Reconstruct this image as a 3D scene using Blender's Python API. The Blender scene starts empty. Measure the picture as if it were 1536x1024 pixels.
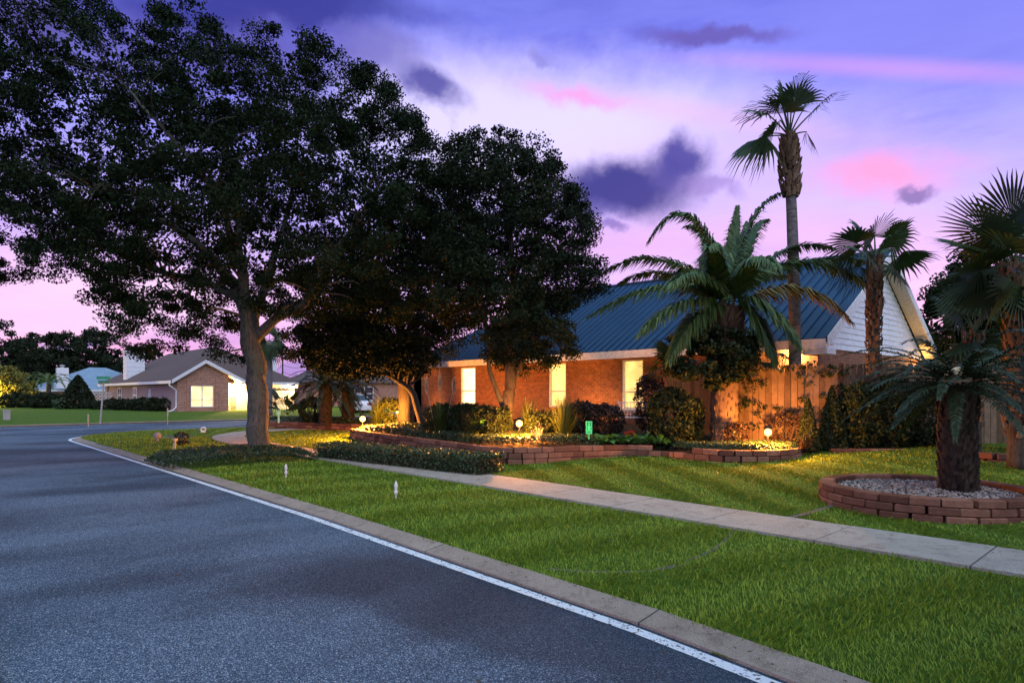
import bpy, math, random
import numpy as np
from mathutils import Vector, noise as mnoise
random.seed(7); rng = np.random.default_rng(7)
S = bpy.context.scene; C = S.collection
F = 960.0; H = 1.75; HZ = 590.0
SN, CS = 888/math.hypot(888, 960), 960/math.hypot(888, 960)
FW = np.array([-CS, SN]); RT = np.array([SN, CS])      # camera forward / right in plan; +Y to the house, -X along the road
def P(px, d, z=0.0):
    p = FW*d + RT*((px-768)/F*d); return np.array([p[0], p[1], z])
def G(px, py, z): return P(px, (H-z)*F/(py-HZ), z)
def I(px, py, d): return P(px, d, H+(HZ-py)/F*d)
def X_at(px, v):                                         # world x where the sight line meets the plane y = v
    d = v/(SN+CS*(px-768)/F); return P(px, d)[0]
def Y_at(px, x):
    k = (px-768)/F; d = x/(-CS+SN*k); return P(px, d)[1]
# ------------------------------------------------------------------ materials
def newmat(name):
    m = bpy.data.materials.new(name); m.use_nodes = True
    nt = m.node_tree; b = nt.nodes['Principled BSDF']; return m, nt, b
def N(nt, t, **kw):
    n = nt.nodes.new(t)
    for k, v in kw.items(): setattr(n, k, v)
    return n
def ramp(nt, fac, stops):
    r = N(nt, 'ShaderNodeValToRGB'); e = r.color_ramp.elements
    while len(e) < len(stops): e.new(0.5)
    for i, (p, c) in enumerate(stops):
        e[i].position = p; e[i].color = (*c, 1)
    nt.links.new(fac, r.inputs[0]); return r.outputs[0]
def texco(nt): return N(nt, 'ShaderNodeNewGeometry').outputs['Position']
def noise_(nt, vec, scale, detail=4, rough=.55):
    n = N(nt, 'ShaderNodeTexNoise'); n.inputs['Scale'].default_value = scale
    n.inputs['Detail'].default_value = detail; n.inputs['Roughness'].default_value = rough
    nt.links.new(vec, n.inputs['Vector']); return n.outputs['Fac']
def mixc(nt, fac, a, b, mode='MIX'):
    m = N(nt, 'ShaderNodeMix', data_type='RGBA', blend_type=mode)
    for s, v in ((m.inputs[0], fac), (m.inputs[6], a), (m.inputs[7], b)):
        if isinstance(v, (int, float)): s.default_value = v
        elif isinstance(v, tuple): s.default_value = (*v, 1)
        else: nt.links.new(v, s)
    return m.outputs[2]
def bump(nt, b, h, strength=.4, dist=.01):
    n = N(nt, 'ShaderNodeBump'); n.inputs['Strength'].default_value = strength; n.inputs['Distance'].default_value = dist
    nt.links.new(h, n.inputs['Height']); nt.links.new(n.outputs[0], b.inputs['Normal'])
def math_(nt, op, a, b=None, c=None):
    m = N(nt, 'ShaderNodeMath', operation=op)
    for i, v in enumerate((a, b, c)):
        if v is None: continue
        if isinstance(v, (int, float)): m.inputs[i].default_value = v
        else: nt.links.new(v, m.inputs[i])
    return m.outputs[0]
def M_noise(name, c1, c2, scale=6, rough=.8, bscale=None, bstr=.4, bdist=.01, spec=.3, mid=None, metal=0, detail=5):
    m, nt, b = newmat(name); v = texco(nt); f = noise_(nt, v, scale, detail)
    st = [(.3, c1), (.7, c2)] if mid is None else [(.25, c1), (.5, mid), (.75, c2)]
    nt.links.new(ramp(nt, f, st), b.inputs['Base Color'])
    b.inputs['Roughness'].default_value = rough; b.inputs['Specular IOR Level'].default_value = spec; b.inputs['Metallic'].default_value = metal
    if bscale: bump(nt, b, noise_(nt, v, bscale, 6), bstr, bdist)
    return m
def M_leaf(name, cols, rough=.55, spec=.25, scale=.8, trans=.0):
    m, nt, b = newmat(name); g = N(nt, 'ShaderNodeNewGeometry')
    f = noise_(nt, g.outputs['Position'], scale, 2)
    f = math_(nt, 'ADD', math_(nt, 'MULTIPLY', f, .5), math_(nt, 'MULTIPLY', g.outputs['Random Per Island'], .5))
    k = len(cols); nt.links.new(ramp(nt, f, [(.15+.7*i/(k-1), c) for i, c in enumerate(cols)]), b.inputs['Base Color'])
    b.inputs['Roughness'].default_value = rough; b.inputs['Specular IOR Level'].default_value = spec
    if trans: 
        t = N(nt, 'ShaderNodeBsdfTranslucent'); t.inputs[0].default_value = (*cols[-1], 1)
        mx = N(nt, 'ShaderNodeMixShader'); mx.inputs[0].default_value = trans
        o = nt.nodes['Material Output']; nt.links.new(b.outputs[0], mx.inputs[1]); nt.links.new(t.outputs[0], mx.inputs[2]); nt.links.new(mx.outputs[0], o.inputs[0])
    return m
def M_island(name, c1, c2, rough=.85, bscale=40, bstr=.5, bdist=.008):
    m, nt, b = newmat(name); g = N(nt, 'ShaderNodeNewGeometry')
    base = ramp(nt, g.outputs['Random Per Island'], [(0, c1), (1, c2)])
    n = noise_(nt, g.outputs['Position'], 7, 6, .7)
    nt.links.new(mixc(nt, n, base, ramp(nt, n, [(.35, (.25, .25, .25)), (.6, (1, 1, 1))]), 'MULTIPLY'), b.inputs['Base Color'])
    b.inputs['Roughness'].default_value = rough; b.inputs['Specular IOR Level'].default_value = .2
    bump(nt, b, noise_(nt, g.outputs['Position'], bscale, 6), bstr, bdist); return m
def M_brick(name, c1, c2, mortar, scale=1.0):
    m, nt, b = newmat(name); v = texco(nt); s = N(nt, 'ShaderNodeSeparateXYZ'); nt.links.new(v, s.inputs[0])
    cb = N(nt, 'ShaderNodeCombineXYZ'); nt.links.new(math_(nt, 'ADD', s.outputs[0], s.outputs[1]), cb.inputs[0]); nt.links.new(s.outputs[2], cb.inputs[1])
    t = N(nt, 'ShaderNodeTexBrick'); nt.links.new(cb.outputs[0], t.inputs['Vector'])
    for k, val in (('Color1', c1), ('Color2', c2), ('Mortar', mortar)): t.inputs[k].default_value = (*val, 1)
    t.inputs['Scale'].default_value = 1; t.inputs['Brick Width'].default_value = .21*scale; t.inputs['Row Height'].default_value = .075*scale
    t.inputs['Mortar Size'].default_value = .008*scale; t.inputs['Bias'].default_value = -.1
    n = noise_(nt, v, 9, 5, .7)
    nt.links.new(mixc(nt, .7, t.outputs[0], ramp(nt, n, [(.3, (.45, .45, .45)), (.7, (1.2, 1.2, 1.2))]), 'MULTIPLY'), b.inputs['Base Color'])
    b.inputs['Roughness'].default_value = .9; bump(nt, b, math_(nt, 'SUBTRACT', 1, t.outputs['Fac']), .6, .006); return m
def M_emit(name, col, strength):
    m, nt, b = newmat(name); b.inputs['Base Color'].default_value = (*[c*.5 for c in col], 1)
    b.inputs['Emission Color'].default_value = (*col, 1); b.inputs['Emission Strength'].default_value = strength; return m
def M_globe(name, col, strength, clear=.6):
    m, nt, b = newmat(name); e = N(nt, 'ShaderNodeEmission'); e.inputs[0].default_value = (*col, 1); e.inputs[1].default_value = strength
    t = N(nt, 'ShaderNodeBsdfTransparent'); t.inputs[0].default_value = (1, .96, .88, 1); mx = N(nt, 'ShaderNodeMixShader'); mx.inputs[0].default_value = 1-clear
    nt.links.new(t.outputs[0], mx.inputs[1]); nt.links.new(e.outputs[0], mx.inputs[2]); nt.links.new(mx.outputs[0], nt.nodes['Material Output'].inputs[0]); return m
def M_blind(name, col, strength):
    m, nt, b = newmat(name); v = texco(nt); s = N(nt, 'ShaderNodeSeparateXYZ'); nt.links.new(v, s.inputs[0])
    w = math_(nt, 'SINE', math_(nt, 'MULTIPLY', s.outputs[2], 2*math.pi/.055))
    f = math_(nt, 'ADD', .5, math_(nt, 'MULTIPLY', w, .5)); n = noise_(nt, v, 1.3, 3)
    c = ramp(nt, f, [(0, tuple(x*.62 for x in col)), (.6, col)])
    c = mixc(nt, .8, c, ramp(nt, n, [(.32, (.5, .38, .22)), (.58, (1.1, 1.08, 1.0))]), 'MULTIPLY')
    b.inputs['Base Color'].default_value = (.6, .55, .4, 1)
    nt.links.new(c, b.inputs['Emission Color']); b.inputs['Emission Strength'].default_value = strength; return m
def M_asphalt():
    m, nt, b = newmat('asphalt'); v = texco(nt)
    vo = N(nt, 'ShaderNodeTexVoronoi'); vo.inputs['Scale'].default_value = 150; nt.links.new(v, vo.inputs['Vector'])
    sp = N(nt, 'ShaderNodeSeparateColor'); nt.links.new(vo.outputs['Color'], sp.inputs[0])
    agg = ramp(nt, sp.outputs[0], [(.0, (.02, .034, .05)), (.55, (.056, .094, .138)), (.86, (.14, .2, .265)), (1, (.40, .47, .53))])
    f2 = noise_(nt, v, 130, 3); agg = mixc(nt, .7, agg, ramp(nt, f2, [(.35, (.35, .35, .35)), (.65, (1.4, 1.4, 1.4))]), 'MULTIPLY')
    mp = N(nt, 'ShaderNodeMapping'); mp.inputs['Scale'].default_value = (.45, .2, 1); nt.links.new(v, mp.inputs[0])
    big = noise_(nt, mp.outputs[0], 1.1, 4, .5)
    agg = mixc(nt, .85, agg, ramp(nt, big, [(.4, (.48, .48, .5)), (.5, (.88, .88, .9)), (.6, (1.2, 1.2, 1.2))]), 'MULTIPLY')  # large wear patches, darkened further to paint shadow bands across the road
    s = N(nt, 'ShaderNodeSeparateXYZ'); nt.links.new(v, s.inputs[0])                     # tree shade painted into the colour along the kerb, ragged edge
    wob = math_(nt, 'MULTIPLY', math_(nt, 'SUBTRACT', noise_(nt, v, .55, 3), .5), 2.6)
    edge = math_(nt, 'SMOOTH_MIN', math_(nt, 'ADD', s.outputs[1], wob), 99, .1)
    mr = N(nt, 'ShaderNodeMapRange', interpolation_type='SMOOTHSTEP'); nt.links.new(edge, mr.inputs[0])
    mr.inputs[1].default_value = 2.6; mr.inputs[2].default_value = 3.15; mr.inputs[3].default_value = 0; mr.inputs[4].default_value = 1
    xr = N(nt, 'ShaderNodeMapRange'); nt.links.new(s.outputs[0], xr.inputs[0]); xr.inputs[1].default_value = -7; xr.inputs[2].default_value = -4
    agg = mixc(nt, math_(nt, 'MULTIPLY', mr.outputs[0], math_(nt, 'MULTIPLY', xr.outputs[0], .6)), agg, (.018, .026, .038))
    nt.links.new(agg, b.inputs['Base Color']); b.inputs['Roughness'].default_value = .9; b.inputs['Specular IOR Level'].default_value = .14
    bump(nt, b, math_(nt, 'ADD', vo.outputs['Distance'], f2), .5, .006); return m
def M_paint():
    m, nt, b = newmat('road_paint'); v = texco(nt)
    vo = N(nt, 'ShaderNodeTexVoronoi'); vo.inputs['Scale'].default_value = 80; nt.links.new(v, vo.inputs['Vector'])
    sp = N(nt, 'ShaderNodeSeparateColor'); nt.links.new(vo.outputs['Color'], sp.inputs[0])
    n = noise_(nt, v, 9, 5, .75)
    f = math_(nt, 'GREATER_THAN', math_(nt, 'ADD', math_(nt, 'MULTIPLY', sp.outputs[0], .35), n), .83)
    nt.links.new(mixc(nt, f, (.74, .76, .76), (.10, .105, .11)), b.inputs['Base Color']); b.inputs['Roughness'].default_value = .6
    bump(nt, b, vo.outputs['Distance'], .4, .004); return m
def M_concrete(name, c1, c2, joints=0):
    m, nt, b = newmat(name); v = texco(nt)
    n = noise_(nt, v, 1.4, 6, .65); sp = noise_(nt, v, 160, 2)
    c = mixc(nt, .75, ramp(nt, n, [(.3, c1), (.7, c2)]), ramp(nt, sp, [(.36, (.4, .39, .38)), (.55, (1, 1, 1)), (.7, (1.35, 1.35, 1.35))]), 'MULTIPLY')
    st = noise_(nt, v, 5, 6, .8); c = mixc(nt, .6, c, ramp(nt, st, [(.35, (.45, .43, .4)), (.5, (1, 1, 1))]), 'MULTIPLY')
    if joints:
        sj = N(nt, 'ShaderNodeSeparateXYZ'); nt.links.new(v, sj.inputs[0]); fr = math_(nt, 'FRACT', math_(nt, 'ADD', math_(nt, 'DIVIDE', sj.outputs[0], joints), math_(nt, 'MULTIPLY', st, .004)))
        c = mixc(nt, math_(nt, 'LESS_THAN', fr, .014/joints), c, (.05, .045, .04))
    nt.links.new(c, b.inputs['Base Color']); b.inputs['Roughness'].default_value = .85; b.inputs['Specular IOR Level'].default_value = .25
    bump(nt, b, sp, .4, .004); return m
def M_bark(name, c1, c2, c3, stretch=.25, scale=16):
    m, nt, b = newmat(name); v = texco(nt); mp = N(nt, 'ShaderNodeMapping'); mp.inputs['Scale'].default_value = (1, 1, stretch); nt.links.new(v, mp.inputs[0])
    f = noise_(nt, mp.outputs[0], scale, 8, .7); g = noise_(nt, v, 2.2, 5, .7)
    c = mixc(nt, ramp(nt, g, [(.5, (0, 0, 0)), (.62, (1, 1, 1))]), ramp(nt, f, [(.35, c1), (.62, c2)]), c3)
    nt.links.new(c, b.inputs['Base Color']); b.inputs['Roughness'].default_value = .9; bump(nt, b, f, 1, .05); return m
def M_plain(name, col, rough=.5, metal=0, spec=.4):
    m, nt, b = newmat(name); v = texco(nt); n = noise_(nt, v, 12, 5)
    nt.links.new(ramp(nt, n, [(.3, tuple(c*.78 for c in col)), (.7, tuple(min(1, c*1.08) for c in col))]), b.inputs['Base Color'])
    b.inputs['Roughness'].default_value = rough; b.inputs['Metallic'].default_value = metal; b.inputs['Specular IOR Level'].default_value = spec; return m
M = {}
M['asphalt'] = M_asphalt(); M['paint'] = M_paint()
M['kerb'] = M_concrete('kerb_concrete', (.32, .245, .185), (.42, .34, .26), 2.9)
M['walk'] = M_concrete('walk_concrete', (.37, .33, .27), (.49, .44, .36))
M['oldwalk'] = M_concrete('old_concrete', (.10, .09, .07), (.2, .18, .145)); M['turf'] = M_noise('turf', (.035, .075, .008), (.10, .17, .018), 9, .95, 60, .8, .03, .1, detail=8)
M['soil'] = M_noise('soil', (.02, .014, .009), (.06, .042, .028), 9, 1, 50, .8, .02, .1)
M['blade'] = M_leaf('grass_blade', [(.07, .135, .011), (.18, .28, .022), (.32, .41, .045)], .55, .2, .5, .1)
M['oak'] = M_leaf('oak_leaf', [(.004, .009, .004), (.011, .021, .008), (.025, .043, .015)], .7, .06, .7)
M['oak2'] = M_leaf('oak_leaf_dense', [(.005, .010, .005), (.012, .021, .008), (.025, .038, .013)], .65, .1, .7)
M['far'] = M_leaf('far_leaf', [(.008, .012, .006), (.018, .026, .012), (.03, .042, .018)], .8, .1, .25)
M['farlit'] = M_leaf('lit_leaf', [(.09, .1, .02), (.16, .15, .03), (.25, .2, .05)], .8, .1, .5)  # yellow lamplight put into the leaf colour
M['hedge'] = M_leaf('hedge_leaf', [(.012, .024, .008), (.025, .05, .014), (.06, .09, .035)], .45, .35, 2)
M['pale_hedge'] = M_leaf('jasmine_leaf', [(.014, .03, .01), (.03, .06, .018), (.1, .13, .06)], .4, .4, 2)
M['shrub'] = M_leaf('shrub_leaf', [(.01, .018, .006), (.022, .035, .01), (.04, .055, .02)], .6, .2, 1.5)
M['redshrub'] = M_leaf('bronze_leaf', [(.012, .008, .006), (.03, .017, .011), (.06, .03, .02)], .5, .3, 2)
M['broad'] = M_leaf('broad_leaf', [(.03, .1, .02), (.06, .18, .03), (.1, .26, .05)], .4, .4, 2, .15)
M['red'] = M_leaf('red_petal', [(.10, .006, .006), (.22, .012, .012), (.35, .02, .016)], .6, .2, 2)
M['palm'] = M_leaf('palm_leaf', [(.03, .065, .018), (.065, .12, .03), (.12, .18, .055)], .45, .4, 1.2, .12)
M['fanpalm'] = M_leaf('fan_leaf', [(.012, .030, .010), (.026, .052, .016), (.046, .074, .024)], .5, .25, 1.2, .12)
M['yellowfrond'] = M_leaf('lamplit_frond', [(.12, .1, .03), (.2, .16, .05), (.3, .22, .09)], .6, .2, 1.2, .1)  # frond green turned yellow to paint in warm light from below
M['cycad'] = M_leaf('cycad_leaf', [(.008, .018, .007), (.02, .036, .012), (.045, .065, .024)], .45, .3, 2)
M['ornament'] = M_leaf('ornamental_grass', [(.03, .05, .012), (.07, .1, .02), (.14, .16, .05)], .6, .2, 2, .15)
M['litter'] = M_leaf('dry_leaf', [(.03, .02, .012), (.08, .05, .025), (.16, .10, .05)], .8, .1, 3)
M['plume'] = M_leaf('plume', [(.4, .33, .25), (.5, .42, .32), (.6, .52, .4)], .8, .1, 3, .2)
M['bark'] = M_bark('oak_bark', (.026, .022, .017), (.145, .13, .10), (.10, .115, .07), .3, 20)
M['barkdark'] = M_bark('dark_bark', (.03, .022, .016), (.09, .07, .05), (.06, .06, .04))
M['palmbark'] = M_bark('palm_bark', (.07, .06, .055), (.2, .18, .165), (.14, .13, .12), 2.5, 6)
M['boot'] = M_island('palm_boot', (.07, .042, .024), (.22, .14, .08), .9, 60)
M['cycadboot'] = M_island('cycad_trunk', (.018, .014, .010), (.075, .055, .036), .9, 60)
M['block'] = M_island('retaining_block', (.13, .055, .035), (.33, .165, .105), .9, 45, .9, .015)
M['brick'] = M_brick('house_brick', (.30, .105, .045), (.17, .055, .026), (.26, .17, .11))
M['brick2'] = M_brick('far_brick', (.50, .23, .13), (.34, .14, .085), (.46, .35, .28), 1.6)
M['brickpale'] = M_brick('side_brick', (.40, .27, .24), (.32, .21, .19), (.42, .35, .32))
M['roofmetal'] = M_noise('blue_metal_roof', (.003, .032, .085), (.006, .044, .11), 1.2, .5, None, spec=.28, metal=.0)
M['roofpale'] = M_noise('pale_metal_roof', (.16, .24, .32), (.22, .3, .38), 1.2, .45, None, spec=.4)
M['shingle'] = M_noise('brown_shingle', (.075, .052, .046), (.13, .092, .08), 14, .95, 30, .5, .02)
M['white'] = M_plain('white_trim', (.75, .74, .72), .5)
M['siding'] = M_plain('white_siding', (.78, .79, .80), .5)
M['soffit'] = M_plain('soffit', (.7, .62, .5), .7)
M['cream'] = M_plain('cream_door', (.72, .62, .45), .6)
M['dark'] = M_plain('dark_opening', (.02, .018, .016), .7)
M['glassdark'] = M_plain('dark_glass', (.02, .022, .03), .12, 0, .6)
M['fence'] = M_island('fence_board', (.11, .068, .038), (.25, .17, .105), .9, 30)
M['pole'] = M_plain('pole_grey', (.36, .36, .34), .5)
M['green'] = M_plain('sign_green', (.03, .28, .13), .4)
M['black'] = M_plain('black_metal', (.02, .02, .02), .5)
M['gravel'] = M_island('river_gravel', (.07, .055, .045), (.62, .54, .46), .8, 80, .3)
M['carwhite'] = M_plain('car_paint', (.8, .8, .8), .25, 0, .6)
M['tan'] = M_plain('tan_plastic', (.55, .42, .25), .6)
M['rubber'] = M_plain('rubber', (.02, .02, .02), .8)
M['win'] = M_blind('lit_blind', (1.0, .72, .22), 1.5)
M['win_hot'] = M_blind('bright_blind', (1.0, .86, .42), 2.6)
M['win2'] = M_blind('far_lit_blind', (1.0, .72, .26), 1.9)
M['bulb'] = M_globe('warm_bulb', (1, .45, .09), 15)
M['bulbfar'] = M_globe('far_bulb', (1, .55, .17), 26)
M['greenglow'] = M_emit('green_glow', (.10, .75, .25), .38)
M['paleglow'] = M_emit('pale_glow', (.45, .8, .55), .3); M['greendark'] = M_plain('green_marks', (.01, .06, .02), .6)
M['clay'] = M_plain('stone_grey', (.3, .27, .24), .8)
# ------------------------------------------------------------------ mesh helpers
def fast_mesh(name, V, Q):
    V = np.ascontiguousarray(V, np.float32); Q = np.ascontiguousarray(Q, np.int32); k = Q.shape[1]
    me = bpy.data.meshes.new(name); me.vertices.add(len(V)); me.vertices.foreach_set('co', V.ravel())
    me.loops.add(Q.size); me.loops.foreach_set('vertex_index', Q.ravel())
    me.polygons.add(len(Q)); me.polygons.foreach_set('loop_start', np.arange(len(Q), dtype=np.int32)*k)
    me.update(calc_edges=True); return me
ORG = {}
def tag(o, label=None, cat=None, group=None, kind=None):
    for k, v in (('label', label), ('category', cat), ('group', group), ('kind', kind)):
        if v: o[k] = v
    return o
def thing(name, base, label, cat, group=None):
    o = bpy.data.objects.new(name, None); o.empty_display_size = .2; C.objects.link(o)
    o.location = Vector([float(c) for c in base]); ORG[o.name] = np.array(base, float); return tag(o, label, cat, group)
def link(name, me, mat, parent=None, origin=None):
    org = ORG[parent.name] if parent is not None else np.array(origin if origin is not None else (0, 0, 0), float)
    if np.any(org): 
        a = np.empty(len(me.vertices)*3, np.float32); me.vertices.foreach_get('co', a)
        a = a.reshape(-1, 3)-org.astype(np.float32); me.vertices.foreach_set('co', a.ravel()); me.update()
    o = bpy.data.objects.new(name, me); C.objects.link(o); me.materials.append(mat)
    ORG[o.name] = org
    if parent is not None: o.parent = parent
    else: o.location = Vector([float(c) for c in org])
    return o
class MB:
    def __init__(s): s.v = []; s.f = []; s.n = 0
    def add(s, V, Fc):
        V = [tuple(map(float, p)) for p in V]; s.v += V; s.f += [tuple(i+s.n for i in f) for f in Fc]; s.n += len(V)
    def box(s, c, size, rz=0.0, tilt=None):
        hx, hy, hz = size[0]/2, size[1]/2, size[2]/2; ca, sa = math.cos(rz), math.sin(rz); V = []
        for z in (-hz, hz):
            for x, y in ((-hx, -hy), (hx, -hy), (hx, hy), (-hx, hy)):
                X, Y, Z = x*ca-y*sa, x*sa+y*ca, z
                V.append((c[0]+X, c[1]+Y, c[2]+Z))
        s.add(V, [(3, 2, 1, 0), (4, 5, 6, 7), (0, 1, 5, 4), (1, 2, 6, 5), (2, 3, 7, 6), (3, 0, 4, 7)])
    def bb(s, x0, x1, y0, y1, z0, z1): s.box(((x0+x1)/2, (y0+y1)/2, (z0+z1)/2), (abs(x1-x0), abs(y1-y0), abs(z1-z0)))
    def poly(s, pts): s.add(pts, [tuple(range(len(pts)))])
    def prism(s, pts, ext):                      # planar polygon extruded by ext
        n = len(pts); e = np.array(ext, float); V = [np.array(p, float) for p in pts]; V2 = [p+e for p in V]
        s.add(V+V2, [tuple(range(n-1, -1, -1)), tuple(range(n, 2*n))]+[(i, (i+1) % n, n+(i+1) % n, n+i) for i in range(n)])
    def tube(s, pts, rad, k=8, cap=True):
        pts = [np.array(p, float) for p in pts]; n = len(pts)
        if not hasattr(rad, '__len__'): rad = [rad]*n
        V = []; up = np.array([0.13, .21, 1.]); 
        for i in range(n):
            t = pts[min(i+1, n-1)]-pts[max(i-1, 0)]; t = t/(np.linalg.norm(t)+1e-9)
            a = np.cross(t, up); 
            if np.linalg.norm(a) < .15: a = np.cross(t, np.array([1., .2, 0]))
            a /= np.linalg.norm(a); b = np.cross(t, a)
            for j in range(k):
                an = 2*math.pi*j/k; V.append(pts[i]+rad[i]*(math.cos(an)*a+math.sin(an)*b))
        Fc = [(i*k+j, i*k+(j+1) % k, (i+1)*k+(j+1) % k, (i+1)*k+j) for i in range(n-1) for j in range(k)]
        if cap: Fc += [tuple(range(k-1, -1, -1)), tuple((n-1)*k+j for j in range(k))]
        s.add(V, Fc)
    def lathe(s, c, prof, k=14):
        V = []; 
        for r, z in prof:
            for j in range(k): V.append((c[0]+r*math.cos(2*math.pi*j/k), c[1]+r*math.sin(2*math.pi*j/k), c[2]+z))
        n = len(prof); Fc = [(i*k+j, i*k+(j+1) % k, (i+1)*k+(j+1) % k, (i+1)*k+j) for i in range(n-1) for j in range(k)]
        s.add(V, Fc+[tuple(range(k-1, -1, -1)), tuple((n-1)*k+j for j in range(k))])
    def build(s, name, mat, parent=None, origin=None, smooth=False):
        me = bpy.data.meshes.new(name); me.from_pydata(s.v, [], s.f); me.update()
        if smooth: me.polygons.foreach_set('use_smooth', [True]*len(me.polygons))
        return link(name, me, mat, parent, origin)
def smooth_line(pts, n=8):
    pts = [np.array(p, float) for p in pts]; out = []; m = len(pts)
    for i in range(m-1):
        p0, p1, p2, p3 = pts[max(i-1, 0)], pts[i], pts[i+1], pts[min(i+2, m-1)]
        for j in range(n):
            t = j/n; out.append(.5*((2*p1)+(-p0+p2)*t+(2*p0-5*p1+4*p2-p3)*t*t+(-p0+3*p1-3*p2+p3)*t**3))
    out.append(pts[-1]); return out
def unit(a): return a/(np.linalg.norm(a, axis=-1, keepdims=True)+1e-9)
def leaf_arrays(cen, L, W, up=.3, seed=None):
    """diamond leaves: one folded quad each"""
    n = len(cen); a = unit(rng.normal(size=(n, 3))+np.array([0, 0, -.25])); nrm = unit(rng.normal(size=(n, 3))+np.array([0, 0, up*3])); b = unit(np.cross(nrm, a))
    L = np.broadcast_to(np.asarray(L, float).reshape(-1, 1), (n, 1)); W = np.broadcast_to(np.asarray(W, float).reshape(-1, 1), (n, 1))
    m = cen+a*L*.08
    V = np.stack([cen-a*L*.5, m+b*W*.5, cen+a*L*.5, m-b*W*.5], 1).reshape(-1, 3)
    return V, np.arange(4*n).reshape(-1, 4)
def leaves(name, cen, L, W, mat, parent=None, origin=None, up=.3):
    V, Q = leaf_arrays(np.asarray(cen, float), L, W, up); return link(name, fast_mesh(name, V, Q), mat, parent, origin)
def vn(p, s): return mnoise.noise(Vector((p[0]*s, p[1]*s, p[2]*s)))
# ------------------------------------------------------------------ ground layout (u = -x along the road, v = y towards the house)
UL = np.array([-30, 0, 1.0, 2.8, 8.5, 28, 60.]); VL = np.array([3.3, 3.58, 3.68, 3.87, 4.04, 4.08, 4.08])
def vline(u): return np.interp(u, UL, VL)
UC = 33.3; RC = 5.0
def rdist(u, v):                                          # distance from the painted line to the lawn side
    a = np.maximum(u-(UC-RC), 0); b = np.maximum(vline(u)+RC-v, 0); return RC-np.hypot(a, b)
def gz(u, v):
    u = np.asarray(u, float); v = np.asarray(v, float)
    near = np.interp(v, [4.4, 5.2, 7.2, 8.4, 11, 14, 17, 40], [.045, .08, .10, .12, .24, .36, .58, .6])
    f = np.clip((u-19)/7, 0, 1); f = f*f*(3-2*f); corner = .06+.05*np.clip((rdist(u, v)-.4)/2, 0, 1)
    z = near*(1-f)+corner*f
    z = np.minimum(z, .012+np.clip((rdist(u, v)-.32)/.22, 0, 1)*2)
    z = z-.16*np.exp(-(((u-28.2)/1.6)**2+((v-7.6)/1.3)**2))
    rise = np.clip((u-24)/3, 0, 1); z = np.where((u < 33.3), z, corner)
    far = np.interp(u, [42.3, 43, 50, 80], [.05, .12, .4, .45])
    return np.where(u > 42, far, z)
def edge_curve(off, n=40):                                # offset of the road's painted line, round the corner
    pts = [(-u, vline(u)+off) for u in np.concatenate([np.linspace(-20, 10, 60), np.linspace(10.5, UC-RC, 40)])]
    r = RC-off
    for a in np.linspace(0, math.pi/2, 24)[1:]: pts.append((-(UC-RC+r*math.sin(a)), vline(30)+RC-r*math.cos(a)))
    for v in np.linspace(vline(30)+RC+.5, 60, 60): pts.append((-(UC-off), v))
    return np.array(pts)
def strip(name, c0, c1, z0, z1, mat, kind='structure', skirt=0):
    V = []; Fc = []; n = len(c0)
    z0 = np.broadcast_to(z0, n); z1 = np.broadcast_to(z1, n)
    for i in range(n): V += [(*c0[i], z0[i]), (*c1[i], z1[i])]
    Fc = [(2*i, 2*i+2, 2*i+3, 2*i+1) for i in range(n-1)]
    mb = MB(); mb.add(V, Fc)
    if skirt:
        for c, z in ((c0, z0), (c1, z1)):
            W = []
            for i in range(n): W += [(*c[i], z[i]), (*c[i], z[i]-skirt)]
            mb.add(W, [(2*i, 2*i+2, 2*i+3, 2*i+1) for i in range(n-1)])
    o = mb.build(name, mat); return tag(o, kind=kind)
mb = MB(); mb.poly([(-700, -400, -.1), (500, -400, -.1), (500, 900, -.1), (-700, 900, -.1)]); tag(mb.build('ground', M['turf']), kind='structure')
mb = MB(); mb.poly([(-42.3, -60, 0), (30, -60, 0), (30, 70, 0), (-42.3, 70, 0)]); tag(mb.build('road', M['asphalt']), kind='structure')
ce = [edge_curve(o) for o in (-.045, .065, .09, .11, .375)]
nn = len(ce[0]); 
strip('edge_line', ce[0], ce[1], .004, .004, M['paint'])
strip('kerb', ce[3], ce[4], .022, .06, M['kerb'], skirt=.2)
# median edge beside the camera
mb = MB(); mb.prism([(30, .34, .06), (-11, .34, .06), (-11.4, .3, .06), (-11.6, 0, .06), (-11.6, -6, .06), (30, -6, .06)], (0, 0, -.15)); tag(mb.build('median_kerb', M['kerb']), kind='structure')
def grid_lawn(name, u0, u1, v0, v1, st, keep):
    us = np.arange(u0, u1+1e-6, st); vs = np.arange(v0, v1+1e-6, st); U, Vv = np.meshgrid(us, vs, indexing='ij'); Z = gz(U, Vv)
    V = np.stack([-U, Vv, Z], -1).reshape(-1, 3); nv = len(vs); i, j = np.meshgrid(np.arange(len(us)-1), np.arange(nv-1), indexing='ij')
    q = np.stack([i*nv+j, i*nv+j+1, (i+1)*nv+j+1, (i+1)*nv+j], -1).reshape(-1, 4)
    cu = (U[:-1, :-1]+st/2).ravel(); cv = (Vv[:-1, :-1]+st/2).ravel(); q = q[keep(cu, cv)]
    return tag(link(name, fast_mesh(name, V, q), M['turf']), kind='structure')
grid_lawn('lawn', -20, 33.4, 3.9, 60, .25, lambda u, v: rdist(u, v) > .21)
grid_lawn('far_lawn', 42.25, 150, -60, 80, 1.0, lambda u, v: u > 42)
mb = MB(); mb.bb(-42.7, -42.3, -60, 70, -.1, .09); tag(mb.build('far_kerb', M['kerb']), kind='structure')
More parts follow.
